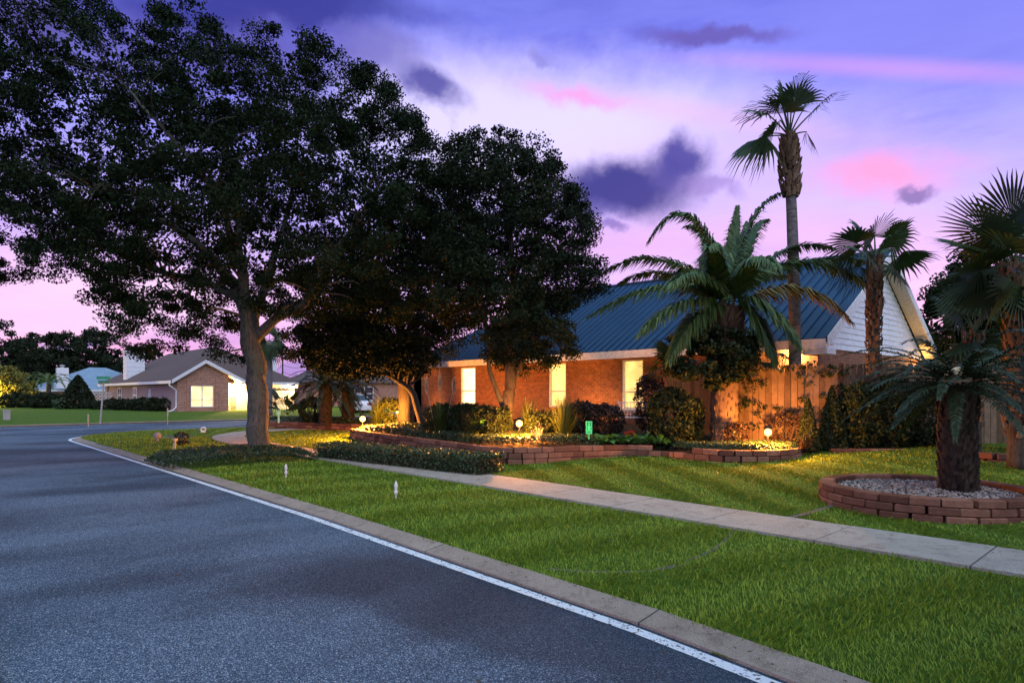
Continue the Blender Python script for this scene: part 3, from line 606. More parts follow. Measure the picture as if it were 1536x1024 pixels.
def fan_palm(name, base, tl, tr, crown, fronds, label, R=.8, bootn=120, boot_part=None, bark='palmbark', spread=250, group=None, droop=.2, bs=.2, nseg=26):
    t = thing(name, base, label, 'palm tree', group); mb = MB(); mb.tube(tl, tr, 14); mb.build('trunk', M[bark], t, smooth=True)
    if boot_part is not None:
        mb = MB(); bl, br = boot_part; boots(mb, bl, br, bootn, bs, .55, .75); mb.build('leaf_bases', M['boot'], t)
    for hub, tipd, rr in fronds:
        V = []; Q = []; A = unit(np.array(tipd)); up = np.array([0, 0, 1.]); sidev = np.cross(A, up); 
        sidev = unit(sidev) if np.linalg.norm(sidev) > .1 else RT3
        ti = random.uniform(-.9, .9); Nn = unit(np.cross(sidev, A)*math.cos(ti)+sidev*math.sin(ti)); fan(V, Q, hub, A, Nn, R*rr, nseg, spread, droop)
        mb = MB(); mb.add(V, Q); m = (crown+hub)/2+np.array([0, 0, .06]); mb.tube(bez(crown, m, hub, 6), [.028, .024, .02, .018, .016, .014], 5); mb.build('frond', M['fanpalm'], t)
    return t
def hubs(lst, d): 
    out = []
    for hx, hy, tx, ty, off, rr in lst:
        h = I(hx, hy, d+off*.6); out.append((h, I(tx, ty, d+off)-h, rr))
    return out
# tall one
DT = 15.9; tb = P(1193, DT, .5); tc = I(1184, 205, DT); tl = smooth_line([tb, I(1192, 480, DT), I(1188, 330, DT), I(1184, 250, DT), tc], 8)
tr = [.155-.05*min(1, i/(len(tl)-1)*1.1) for i in range(len(tl))]
fan_palm('fan_palm', tb, tl, tr, tc, hubs([(1150, 170, 1106, 158, -.3, .95), (1172, 152, 1150, 128, .5, .8), (1188, 148, 1192, 106, .2, .95), (1194, 160, 1200, 118, -.5, .85), (1228, 160, 1256, 128, .2, .85), (1150, 205, 1082, 246, 0, 1.15), (1160, 200, 1100, 236, -.7, 1.0), (1210, 198, 1228, 226, -.2, .6), (1170, 180, 1145, 200, .8, .8), (1178, 170, 1168, 140, -.9, .9), (1165, 165, 1128, 145, -.2, .9), (1180, 158, 1170, 112, -.2, 1.0), (1205, 165, 1225, 140, .7, .7)], DT),
    'tall slim fan palm rising far above the roof, with a ragged windblown crown', R=1.02, bootn=150, boot_part=(smooth_line([I(1186, 295, DT), I(1184, 250, DT), I(1184, 208, DT)], 8), lambda t: .11+.10*math.sin(math.pi*min(1, t*.85+.1))), spread=150, droop=.38, bs=.2, nseg=20)
# middle one beside the gable
DM = 14.8; mb_ = P(1311, DM, .5); mc = I(1313, 388, DM); tl = smooth_line([mb_, I(1311, 500, DM), I(1312, 430, DM), mc], 8)
fan_palm('fan_palm', mb_, tl, [.12]*len(tl), mc, hubs([(1285, 365, 1250, 352, 0, .9), (1275, 385, 1240, 400, -.3, .85), (1312, 355, 1318, 322, .3, .9), (1335, 360, 1362, 338, -.2, .85), (1348, 385, 1398, 388, .1, .95), (1340, 400, 1368, 430, -.5, .8), (1298, 350, 1282, 330, .8, .8), (1290, 400, 1262, 428, .4, .8), (1320, 375, 1330, 350, -1.2, .8), (1300, 380, 1285, 370, -1.2, .8), (1328, 380, 1350, 360, 1.2, .8)], DM),
    'shorter fan palm with a scaly trunk standing against the white gable siding', R=.92, bootn=230, boot_part=(tl[4:], .122), spread=225, droop=.3, bs=.15, bark='barkdark')
# right edge one, nearer
DR = 11.6; rb = P(1530, DR, .4); rc = I(1525, 400, DR); tl = smooth_line([rb, I(1531, 520, DR), rc], 10)
fan_palm('fan_palm', rb, tl, [.2]*len(tl), rc, hubs([(1478, 375, 1392, 350, 0, 1.15), (1490, 350, 1430, 300, .3, 1.15), (1520, 330, 1500, 270, .2, 1.1), (1550, 340, 1580, 280, -.2, 1.1), (1470, 405, 1380, 430, -.3, 1.1), (1480, 430, 1400, 480, .3, 1.0), (1500, 440, 1470, 510, -.5, .9), (1560, 380, 1640, 360, .3, 1.1), (1560, 410, 1640, 450, 0, 1.0), (1510, 370, 1480, 340, -1.0, 1.0), (1530, 430, 1550, 520, -.4, .9), (1500, 360, 1450, 330, 1.1, 1.1), (1540, 360, 1560, 310, 1.0, 1.0), (1490, 400, 1420, 410, 1.0, 1.0), (1485, 450, 1440, 520, .6, .9)], DR),
    'thick-trunked fan palm with wide stiff spiky fans at the right frame edge', R=.95, bootn=220, boot_part=(tl[3:], .21), spread=260, droop=.08, bs=.2, bark='barkdark', nseg=34)
DQ = 13.2; qb = P(1462, DQ, .4); qc = I(1462, 500, DQ); tl = smooth_line([qb, I(1460, 580, DQ), qc], 8)
fan_palm('fan_palm', qb, tl, [.13]*len(tl), qc, hubs([(1440, 470, 1395, 440, 0, 1), (1462, 455, 1455, 405, .2, 1), (1485, 465, 1520, 420, -.2, 1), (1430, 495, 1385, 500, .3, 1), (1495, 495, 1545, 500, -.3, 1), (1440, 515, 1400, 545, -.3, .9), (1485, 515, 1515, 550, .3, .9), (1450, 470, 1430, 420, 1, .9), (1475, 470, 1490, 430, 1, .9), (1460, 520, 1462, 560, -.6, .8)], DQ),
    'short dark fan palm crowded between the white gable and the big edge palm', R=.8, bootn=120, boot_part=(tl[4:], .135), spread=230, droop=.2, bs=.15, bark='barkdark')
# fan palm with hanging skirt, behind the oak trunk
DB = 42; hb = P(404, DB, .3); hc = I(404, 512, DB); tl = smooth_line([hb, I(404, 560, DB), hc], 6)
fan_palm('fan_palm', hb, tl, [.2]*len(tl), hc, hubs([(396, 506, 370, 500, 0, 1), (412, 506, 440, 500, 0, 1), (404, 500, 404, 478, 0, 1), (395, 518, 382, 550, .3, 1.1), (413, 518, 428, 550, 0, 1.1), (404, 520, 404, 556, -.4, 1.1), (392, 512, 366, 525, -.5, 1), (417, 512, 444, 528, .4, 1)], DB),
    'distant fan palm with hanging fronds half hidden behind the oak trunk', R=1.0, spread=240, droop=.5)
# low fan fronds over the fence between date palm and tall palm; palmetto clump
def fan_bush(name, base, c, fr, d, R, label, cat, nseg=22, spread=220, mat='fanpalm'):
    t = thing(name, base, label, cat)
    for hub, tipd, rr in hubs(fr, d):
        V = []; Q = []; A = unit(np.array(tipd)); sv = np.cross(A, [0, 0, 1.]); sv = unit(sv) if np.linalg.norm(sv) > .1 else RT3
        ti = random.uniform(-.8, .8); fan(V, Q, hub, A, unit(np.cross(sv, A)*math.cos(ti)+sv*math.sin(ti)), R*rr, nseg, spread, .1)
        mb = MB(); mb.add(V, Q); mb.tube(bez(c, (c+hub)/2, hub, 4), .01, 5); mb.build('frond', M[mat], t)
b = P(1170, 15.0, .55); c = I(1172, 560, 15.0)
fan_bush('palmetto', b, c, [(1180, 535, 1215, 510, 0, 1), (1165, 535, 1140, 520, .3, .9), (1175, 530, 1195, 545, -.3, .9), (1160, 545, 1125, 545, -.2, .9)], 15.0, .5, 'palmetto fans reaching over the fence top, lit warm under the eave', 'palm')
b = P(430, 29.5, .4); c = I(432, 622, 29.5)
fan_bush('palmetto', b, c, [(425+dx, 606+dy, 425+dx*2.6, 600+dy*2.2, o, 1) for dx, dy, o in ((-12, -4, 0), (-6, -9, .3), (2, -11, 0), (10, -8, -.3), (17, -2, .2), (-10, 4, -.4), (14, 5, -.4), (3, 0, -.6))], 29.5, .75, 'spiky palmetto clump in the far bed just right of the oak trunk', 'palm')
b = P(1010, 15.2, .6); c = I(1012, 590, 15.2)
fan_bush('palmetto', b, c, [(1005, 530, 975, 505, 0, 1), (1020, 520, 1025, 480, .3, 1), (1030, 530, 1050, 500, -.2, .9), (985, 545, 950, 535, 0, 1), (1000, 550, 965, 560, -.4, .9), (1040, 545, 1075, 540, -.3, .9)], 15.2, .6, 'dark palmetto fans left of the date palm, against the roof', 'palm')
# --- sagos
def sago(name, base, top, r, n, L, label, leaf=.16, group=None, fronds_mat='cycad', npair=46, el=(-.35, .9), droop=.16):
    t = thing(name, base, label, 'sago palm', group); tl = [base+(top-base)*k for k in np.linspace(0, 1, 10)]
    mb = MB(); mb.tube(tl, [r*(1.02-.04*math.sin(i*1.3)) for i in range(10)], 16); boots(mb, tl, r*.95, int(420*r/.26), .15, .5, .4); mb.build('trunk', M['cycadboot'], t)
    for i in range(n):
        az = i*2.399963+random.uniform(-.2, .2); e = el[0]+(el[1]-el[0])*((i+.5)/n)**1.0; l = L*random.uniform(.85, 1.1)
        dr = np.array([math.cos(az)*math.cos(e), math.sin(az)*math.cos(e), math.sin(e)]); flat = np.array([math.cos(az), math.sin(az), 0])
        c = top+dr*l*.55+np.array([0, 0, .12*l]); tip = top+flat*l*.95*math.cos(e*.7)+np.array([0, 0, math.sin(e)*l*.75-droop*l])
        pinnate(bez(top+np.array([0, 0, random.uniform(-.04, .06)]), c, tip, 10), npair, leaf, .016*(leaf/.16), 32, .15, .25, .012, 4).build('frond', M[fronds_mat], t)
    return t
cb = P(1437, 9.0, .3); ct = I(1436, 578, 9.0)
cy = sago('sago_palm', cb, ct, .215, 54, 1.68, 'dark sago palm growing out of the round block planter', .19, npair=64, el=(-.5, .75))
mb = MB(); mb.lathe(ct-np.array([0, 0, .04]), [(.02, 0), (.16, .03), (.2, .12), (.13, .24), (.02, .3)], 14); mb.build('cone', M['tan'], cy, smooth=True)
for px, pyb, pyt, d, n, L, lab in ((488, 636, 578, 28.5, 36, 1.9, 'wider sago palm with the taller trunk in the bed left of the white car'), (522, 634, 582, 29.5, 34, 1.8, 'sago palm standing directly in front of the white car')):
    sago('sago_palm', P(px, d, .35), I(px, pyt, d), .27, n, L, lab, .34, 'sago palms in the far bed', npair=40, el=(-.4, 1.1), droop=.4)
# pindo palm, far left
pb2 = P(70, 64, .35); pt = I(74, 575, 64); t = thing('feather_palm', pb2, 'grey-green feather palm with curling fronds left of the pale blue roof', 'palm tree')
mb = MB(); mb.tube([pb2, (pb2+pt)/2, pt], [.25, .22, .25], 10); mb.build('trunk', M['barkdark'], t)
for i in range(16):
    az = i*2.4; e = .2+.07*i; l = 2.6; dr = np.array([math.cos(az)*math.cos(e), math.sin(az)*math.cos(e), math.sin(e)])
    pinnate(bez(pt, pt+dr*l*.8, pt+np.array([math.cos(az), math.sin(az), 0])*l*.9+np.array([0, 0, math.sin(e)*l*.5-.9]), 9), 24, .5, .06, 40, .2, .3, .03, 4).build('frond', M['palm'], t)
# ------------------------------------------------------------------ hedges, ground cover, shrubs
def vol_leaves(name, poly_or_line, label, cat, n, L, mat, zfun, h, width=None, core=True, kind=None, group=None, up=.5, top=None):
    """leafy mass: over a polygon (ground cover) or a line with a width (clipped hedge); leaves on the outer shell over a solid dark core"""
    if width:
        line = np.array(poly_or_line); k = rng.integers(0, len(line)-1, n); t = rng.random(n)[:, None]; p = line[k]*(1-t)+line[k+1]*t
        tn = unit(line[k+1]-line[k]); nr = np.stack([-tn[:, 1], tn[:, 0]], 1); face = rng.random(n)
        w = np.where(face < .45, rng.uniform(-1, 1, n), np.sign(rng.normal(size=n)))*width/2; zz = np.where(face < .45, 1, rng.random(n))*h
        p = p+nr*w[:, None]+rng.normal(0, .04, (n, 2)); en = rng.random(n) < .05; p[en] = line[-1]+unit(line[-1]-line[-2])*rng.normal(.03, .03, (en.sum(), 1))+nr[-1]*rng.uniform(-1, 1, (en.sum(), 1))*width/2; z = np.array([zfun(a, b) for a, b in p])+zz+rng.normal(0, .03, n)
        o = tag(leaves(name, np.stack([p[:, 0], p[:, 1], z], 1), rng.uniform(.7, 1.3, n)*L, rng.uniform(.35, .6, n)*L, M[mat], origin=(*line[0], zfun(*line[0])), up=up), label, cat, group, kind)
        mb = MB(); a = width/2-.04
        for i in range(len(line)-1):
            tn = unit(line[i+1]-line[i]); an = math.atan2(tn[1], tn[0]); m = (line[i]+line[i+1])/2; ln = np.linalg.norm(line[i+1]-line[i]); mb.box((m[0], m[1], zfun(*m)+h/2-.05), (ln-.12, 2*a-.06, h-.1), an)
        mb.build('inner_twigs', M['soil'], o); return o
    poly = np.array(poly_or_line); lo, hi = poly.min(0), poly.max(0); out = np.zeros((0, 2))
    while len(out) < n: s = rng.uniform(lo, hi, (n*2, 2)); out = np.concatenate([out, s[in_poly(s, poly)]])
    p = out[:n]; e = poly_dist(p, poly); prof = np.clip(e/.16, .15, 1)**.5
    z = np.array([zfun(a, b) for a, b in p])+h*prof*rng.uniform(.35, 1.0, n)**.5*np.array([1+.25*vn((a, b, 1), 1.2) for a, b in p])
    o = leaves(name, np.stack([p[:, 0], p[:, 1], z], 1), rng.uniform(.7, 1.3, n)*L, rng.uniform(.35, .6, n)*L, M[mat], origin=(*poly[0], zfun(*poly[0])), up=up)
    return tag(o, label, cat, group, kind)
zg = lambda x, y: float(gz(-x, y))
vol_leaves('clipped_hedge', hedge_line, 'long low clipped hedge between the sidewalk and the block wall', 'hedge', 16000, .055, 'pale_hedge', zg, .36, .75)
vol_leaves('low_hedge', oak_ring, 'low dark hedge patch spreading around the oak foot to the kerb', 'hedge', 15000, .06, 'hedge', zg, .24)
def zbedA(x, y): 
    i = int(np.argmin(np.abs(fa[:, 0]-x))); t = np.clip((y-fa[i, 1])/(17.2-fa[i, 1]), 0, 1); return (fa[i, 3]-.06)*(1-t)+.75*t
frontA = [tuple(p) for p in fa[:, :2]]+[(p[0]+.0, min(p[1]+2.0, 16.4)) for p in fa[::-1, :2]]
vol_leaves('ground_cover', [(x, y+.14) for x, y in frontA], 'dense jasmine ground cover filling the bed behind the long wall', 'ground cover', 30000, .06, 'pale_hedge', zbedA, .2, kind='stuff')
frontB = [tuple(p) for p in fb[:, :2]]+[tuple(P(px, 15.1)[:2]) for px in np.linspace(1205, 1000, 12)]
vol_leaves('ground_cover', [(x-.03, y+.14) for x, y in frontB], 'jasmine ground cover round the foot of the date palm', 'ground cover', 15000, .06, 'pale_hedge', lambda x, y: .5, .15, kind='stuff')
vol_leaves('ground_cover', [(x, y+.2) for x, y in [tuple(p) for p in fc[:, :2]]+[(p[0]-.6, p[1]+2) for p in fc[::-1, :2]]], 'dark ground cover in the sago bed', 'ground cover', 9000, .1, 'hedge', lambda x, y: .36, .25, kind='stuff')
def shrub(name, px, d, zb, rx, h, label, n=2500, L=.09, mat='shrub', cat='shrub', shape='round', group=None, ry=None, lean=0):
    b = P(px, d, zb); ry = ry or rx; g = unit(rng.normal(size=(n, 3))); g[:, 2] = np.abs(g[:, 2])**.7*np.sign(g[:, 2]); rr = rng.uniform(.35, 1, n)**.4
    if shape == 'cone':
        t = rng.random(n)**1.35; a = rng.uniform(0, 2*np.pi, n); q = rng.uniform(.45, 1, n)**.5; w = (1-t)**.75*np.minimum(1, t*9+.35)
        p = np.stack([np.cos(a)*rx*w*q, np.sin(a)*ry*w*q, t*h], 1)
    else:
        p = g*rr[:, None]*np.array([rx, ry, h/2]); p[:, 2] += h/2
        p += np.array([[vn(q*3+px, 1/rx), vn(q*3+px+7, 1/rx), vn(q*3+px+13, 1/rx)] for q in p])*.22*rx
    p[:, 2] = np.maximum(p[:, 2], .02); 
    t = thing(name, b, label, cat, group); leaves('foliage', p+b, rng.uniform(.7, 1.3, n)*L, rng.uniform(.35, .6, n)*L, M[mat], t)
    mb = MB()
    for k in range(5):
        a = k*1.26; mb.tube([b, b+np.array([math.cos(a)*rx*.25, math.sin(a)*ry*.25, h*.35]), b+np.array([math.cos(a)*rx*.4, math.sin(a)*ry*.4, h*.62])], [.025, .018, .006], 5)
    mb.build('stem', M['barkdark'], t); return t
shrub('shrub', 1006, 15.3, .55, .55, 1.35, 'dark dense bush filling the bed left of the date palm trunk', 6000, .1, 'shrub')
shrub('shrub', 1034, 15.6, .5, .36, 1.2, 'almost black bush pressed against the left of the date palm trunk', 4500, .09)
shrub('shrub', 1180, 15.05, .5, .5, .8, 'thin bush with bare twigs behind the bed lamp on the fence side', 1500, .07, 'redshrub')
shrub('shrub', 1105, 14.8, .5, .3, .6, 'small ragged bush at the right foot of the date palm', 900, .07, 'redshrub')
shrub('conical_shrub', 1212, 14.5, .42, .3, 1.25, 'narrow conical evergreen beside the bed lamp', 3800, .06, 'shrub', shape='cone')
shrub('conical_shrub', 1248, 14.7, .42, .38, 1.5, 'second upright evergreen from the bed lamp along the fence', 4200, .07, 'shrub', shape='cone')
for px, rx, h, lab in ((1290, .5, 1.6, 'tall dark shrub left of the fan palm foot'), (1335, .55, 1.75, 'tall dark shrub directly beneath the scaly fan palm'), (1385, .55, 1.6, 'tall dark shrub just left of the sago trunk')):
    shrub('shrub', px, 14.7, .42, rx, h, lab, 5200, .09, 'shrub', group='dark shrubs along the fence')
shrub('shrub', 1565, 13.0, .4, .55, 1.3, 'dark shrub under the fan palm at the right frame edge', 3500, .09)
shrub('shrub', 905, 15.9, .7, .55, .8, 'rounded bronze bush below the lit window with the blinds', 5000, .08, 'redshrub', ry=.5)
shrub('shrub', 872, 16.2, .7, .5, .85, 'bronze bush between the ornamental grass and the brick wall', 4000, .08, 'redshrub')
shrub('shrub', 735, 16.3, .7, .55, .75, 'dark mounded shrub left of the oak stems in the bed', 3500, .09)
shrub('shrub', 700, 17.6, .7, .5, .8, 'dark shrub below the brightest house window', 3000, .1)
shrub('shrub', 815, 16.0, .7, .45, .6, 'dark low shrub right of the oak stems', 2600, .08)
shrub('shrub', 665, 18.3, .65, .6, .8, 'leafy shrub between plumed grass and bright window', 3000, .1)
shrub('shrub', 975, 16.3, .7, .4, 1.6, 'bronze leaved bush at the right side of the slatted lit window', 2800, .09, 'redshrub')
shrub('shrub', 470, 29.8, .4, .7, 1.2, 'green shrub between the palmetto and the wider sago', 2200, .14)
shrub('shrub', 590, 25, .5, .7, 1.1, 'spiky green shrub left of the small bed lamp', 2500, .14, 'ornament')
shrub('flowering_plant', 945, 15.3, .58, .13, .3, 'small red flowering plant in the bed', 220, .06, 'red', 'flower')
# house 2 foundation plants
shrub('conical_shrub', 117, 56, .4, 1.7, 2.9, 'big dark conical evergreen before the pale blue roof', 4200, .3, 'far', shape='cone', group='evergreens before the far houses')
shrub('shrub', 70, 58, .38, 1.5, 1.35, 'dark rounded bush under the pale blue roof eave', 2600, .28, 'far')
shrub('shrub', 28, 60, .35, 1.6, 1.4, 'dark bush below the yellow lit foliage', 2200, .25, 'far')
shrub('shrub', 92, 55, .38, .7, .9, 'small pale bush left of the big conical evergreen', 800, .2, 'hedge')
for px, d, rx, h, lab in ((160, 54, 1.6, .85, 'foundation hedge bush just right of the street sign pole'), (190, 52, 1.5, .9, 'foundation hedge bush under the paired dark windows'), (218, 50.5, 1.4, 1.0, 'foundation hedge bush under the small slit window'), (242, 49.2, 1.2, 1.05, 'foundation hedge bush ending at the white downspout')):
    shrub('shrub', px, d, .38, rx, h, lab, 1900, .2, 'far', group='hedge bushes along the far house side')
# ornamental grasses
def tuft(name, px, d, zb, n, h, spread, label, mat='ornament', w=.012, plumes=0):
    b = P(px, d, zb); t = thing(name, b, label, 'ornamental grass'); a = rng.uniform(0, 2*np.pi, n); e = np.abs(rng.normal(0, spread, n)); hh = h*rng.uniform(.6, 1.1, n)
    o = np.stack([np.cos(a), np.sin(a), 0*a], 1); b0 = b+o*rng.uniform(0, .12, (n, 1)); up = np.array([0, 0, 1.])
    m = b0+o*(np.sin(e)*hh*.5)[:, None]+up*(np.cos(e)*hh*.6)[:, None]; tp = m+o*(np.sin(e*1.9)*hh*.5)[:, None]+up*(np.cos(e*1.9)*hh*.4)[:, None]
    s = np.stack([-np.sin(a), np.cos(a), 0*a], 1)*w/2
    V = np.stack([b0-s, b0+s, m+s, m-s, tp+s*.1, tp-s*.1], 1).reshape(-1, 3); i = np.arange(n)[:, None]*6
    link('blades', fast_mesh('blades', V, np.concatenate([i+np.array([[0, 1, 2, 3]]), i+np.array([[3, 2, 4, 5]])])), M[mat], t)
    for k in range(plumes):
        x = (k-(plumes-1)/2); ax = RT3*x*.38; p0 = b+ax*.3; p1 = b+ax+np.array([0, 0, h*1.5+random.uniform(-.1, .1)]); mb = MB(); mb.tube([p0, (p0+p1)/2, p1], .008, 4)
        q = p1+rng.normal(0, 1, (500, 3))*np.array([.022, .022, .10]); V, Q = leaf_arrays(q, np.full(500, .06), np.full(500, .016)); mb.add(V, [tuple(f) for f in Q]); mb.build('plume', M['plume'], t)
tuft('ornamental_grass', 845, 15.6, .66, 520, 1.05, .42, 'fountain shaped ornamental grass right of the middle bed lamp')
tuft('ornamental_grass', 660, 17.8, .62, 420, .95, .5, 'ornamental grass with three pale plumes before the brick wall', plumes=3)
tuft('ornamental_grass', 795, 16.4, .66, 300, 1.0, .4, 'loose ornamental grass behind the middle bed lamp')
tuft('ornamental_grass', 566, 24.5, .5, 320, 1.1, .5, 'spiky grass clump beside the leaning trunk foot')
tuft('ornamental_grass', 712, 16.2, .66, 260, .7, .6, 'low grass clump in front of the brightest window')
tuft('dry_plant', 806, 14.9, .62, 60, .45, .9, 'bare twiggy plant right of the middle bed lamp', mat='plume', w=.012)
tuft('dry_plant', 1204, 14.2, .44, 80, .5, .6, 'reddish twig clump at the end of the curved wall', mat='redshrub', w=.014)
def broadleaf(px, d, zb, n, label):
    b = P(px, d, zb); V = []; Q = []
    for k in range(n):
        a = k*2.4+random.uniform(-.3, .3); e = random.uniform(.25, 1.15); L = random.uniform(.22, .42); dr = np.array([math.cos(a)*math.cos(e), math.sin(a)*math.cos(e), math.sin(e)]); sd = np.array([-math.sin(a), math.cos(a), 0])*L*.24
        s = b+np.array([math.cos(a), math.sin(a), 0])*random.uniform(0, .12); m = s+dr*L*.5; t = s+dr*L*.95+np.array([0, 0, -.35*L*math.cos(e)]); o = len(V)
        V += [s, m+sd+np.array([0, 0, .03]), t, m, m-sd+np.array([0, 0, .03])]; Q += [(o, o+3, o+1), (o+3, o+2, o+1), (o, o+4, o+3), (o+4, o+2, o+3)]
    mb = MB(); mb.add(V, Q); return tag(mb.build('leafy_plant', M['broad'], origin=b), label, 'plant', 'bright green plants along the long wall')
for px, d, lab in ((905, 15.15, 'broad-leaved green plant nearest the green house number light'), (930, 15.2, 'broad-leaved green plant directly under the red flowers'), (962, 15.1, 'broad-leaved green plant right of the red flowers'), (990, 15.0, 'last broad-leaved green plant before the curved wall')):
    broadleaf(px, d, .58, 26, lab)
broadleaf(720, 16.0, .9, 10, 'big-leaved plant catching light in front of the brightest window')
# vine sprays on the fence
def fence_pt(px): return np.interp(px, [1000, 1120, 1200, 1560], [18.2, 15.9, 15.25, 15.0])
V = []; 
for k in range(46):
    px = random.choice([random.gauss(1140, 22), random.gauss(1215, 20), random.gauss(1250, 18), random.gauss(1130, 15)]); z = random.uniform(.8, 2.45); d = float(fence_pt(px))-.1
    V.append(P(px, d, z))
tag(leaves('fence_vine', clumps(np.array(V), 26, .17), rng.uniform(.05, .1, 46*26), rng.uniform(.035, .06, 46*26), M['shrub'], origin=P(1200, 15, .45)), 'sparse dark creeper sprawling over the lit wooden fence', 'vine')
# ------------------------------------------------------------------ fence
def fence(name, px0, px1, label, ztop=2.42, zb=.45):
    t = thing(name, P((px0+px1)/2, float(fence_pt((px0+px1)/2)), zb), label, 'fence'); a = P(px0, float(fence_pt(px0)))[:2]; b = P(px1, float(fence_pt(px1)))[:2]; ln = np.linalg.norm(b-a); tn = (b-a)/ln; an = math.atan2(tn[1], tn[0]); nr = np.array([-tn[1], tn[0]]); mb = MB(); s = 0
    while s < ln:
        w = .138; p = a+tn*(s+w/2); zt = ztop+random.uniform(-.035, .03); h = w/2-.002
        q = p+nr*random.uniform(-.006, .006); prof = [(-h, zb), (h, zb), (h, zt-.05), (h*.55, zt), (-h*.55, zt), (-h, zt-.05)]
        mb.prism([(q[0]+tn[0]*x, q[1]+tn[1]*x, z) for x, z in prof], (*(nr*.018), 0)); s += w+.008
    mb.build('boards', M['fence'], t); mb = MB()
    for z in (zb+.3, (zb+ztop)/2, ztop-.3): m = (a+b)/2+nr*.06; mb.box((m[0], m[1], z), (ln, .04, .09), an)
    mb.build('rails', M['fence'], t); s = .1
    while s < ln: p = a+tn*s+nr*.09; mb = MB(); mb.box((p[0], p[1], (zb+ztop)/2-.05), (.09, .09, ztop-zb-.1), an); mb.build('post', M['fence'], t); s += 2.4
fence('wooden_fence', 1000, 1118, 'dim wooden fence section left of the date palm, set back towards the house', 2.5, .55)
fence('wooden_fence', 1120, 1199, 'wooden board fence section lit orange by the bed lamp', 2.45)
fence('wooden_fence', 1201, 1560, 'long weathered grey board fence running behind the shrubs to the right edge', 2.45)
# ------------------------------------------------------------------ main house  (eaves y=16.65 z=3.05; gable end x=-6.4)
EY, EZ, XR, XL = 16.65, 3.05, -6.4, -25.3; RY, RZ, BY = 21.6, 5.97, 26.4; WY = 17.15; XG = -6.82; ZG = .6
hs = thing('brick_house', (-16, 21.5, ZG), 'long low brick house with dark blue metal roof, lit windows and white gable', 'house')
mb = MB(); wins = [(691, 713, 1.3, 2.86), (823, 849, 1.25, 2.86), (933, 965, 1.2, 2.86)]
xs = [(X_at(a, WY), X_at(b, WY), z0, z1) for a, b, z0, z1 in wins]; dx0, dx1 = X_at(611, WY), X_at(621, WY); zt = EZ-.08
cur = XL+.55; segs = [(dx0, dx1, ZG, 2.75)]+xs
for x0, x1, z0, z1 in segs:
    mb.bb(cur, x0, WY, WY+.25, ZG-.3, zt); mb.bb(x0, x1, WY, WY+.25, z1, zt)
    if z0 > ZG: mb.bb(x0, x1, WY, WY+.25, ZG-.3, z0)
    cur = x1
mb.bb(cur, XG, WY, WY+.25, ZG-.3, zt); mb.bb(XG-.25, XG, WY+.25, BY-.5, ZG-.3, zt-.02); mb.bb(XL+.55, XL+.8, WY+.25, BY-.5, ZG-.3, zt); mb.bb(XL+.8, XG-.25, BY-.75, BY-.5, ZG-.3, zt)
mb.build('wall', M['brick'], hs)
for k, (x0, x1, z0, z1) in enumerate(xs):
    mb = MB(); e = .05
    mb.bb(x0, x0+e, WY+.02, WY+.12, z0, z1); mb.bb(x1-e, x1, WY+.02, WY+.12, z0, z1); mb.bb(x0+e, x1-e, WY+.02, WY+.12, z1-e, z1); mb.bb(x0+e, x1-e, WY+.02, WY+.12, z0, z0+e); zm = z0+(z1-z0)*.36; mb.bb(x0+e, x1-e, WY+.03, WY+.1, zm-.025, zm+.025)
    w = mb.build('window', M['white'], hs); mb = MB(); mb.bb(x0+e, x1-e, WY+.125, WY+.14, z0+e, z1-e); mb.build('blind', M['win_hot' if k == 0 else 'win'], w)
    mb = MB(); mb.bb(x0-.05, x1+.05, WY-.05, WY+.018, z0-.07, z0-.003); mb.build('sill', M['brick'], w)
mb = MB(); mb.bb(dx0, dx1, WY+.14, WY+.2, ZG, 2.75); mb.build('door', M['dark'], hs)
# roof: front and back slopes with standing seams, hip at the far left end
hx = XL+4.9; RZL = RZ+.28
sl_f = [(XR, EY, EZ), (XL, EY, EZ), (hx, RY, RZL), (XR, RY, RZ)]; sl_b = [(XL, BY, EZ), (XR, BY, EZ), (XR, RY, RZ), (hx, RY, RZL)]; hip = [(XL, EY, EZ), (XL, BY, EZ), (hx, RY, RZL)]
mb = MB()
for pl in (sl_f, sl_b, hip): mb.prism([(p[0], p[1], p[2]+.1) for p in pl], (0, 0, -.1))
x = XR-.02
while x > XL+.3:
    tmax = 1.0 if x < hx*0+0 and x > hx else max(0.02, (x-XL)/(hx-XL)); zr = RZ+(RZL-RZ)*(XR-x)/(XR-hx)
    a = np.array([x, EY, EZ+.1]); b = np.array([x, EY+(RY-EY)*tmax, EZ+.1+(zr-EZ)*tmax]); s = np.array([.009, 0, 0]); up = np.array([0, -.014, .026])
    mb.add([a-s, a+s, b+s, b-s, a-s+up, a+s+up, b+s+up, b-s+up], [(4, 5, 6, 7), (0, 4, 7, 3), (1, 2, 6, 5), (0, 1, 5, 4), (2, 3, 7, 6)]); x -= .305
mb.tube([(XR, RY, RZ+.12), (hx, RY, RZL+.12)], .06, 6)
mb.build('roof', M['roofmetal'], hs)
mb = MB(); mb.bb(XL, XR-.03, EY-.03, EY+.0, EZ-.16, EZ+.08); mb.build('fascia', M['white'], hs)
mb = MB(); mb.bb(XL+.02, XR-.02, EY+.002, WY+.02, EZ-.07, EZ-.04); mb.build('soffit', M['soffit'], hs)
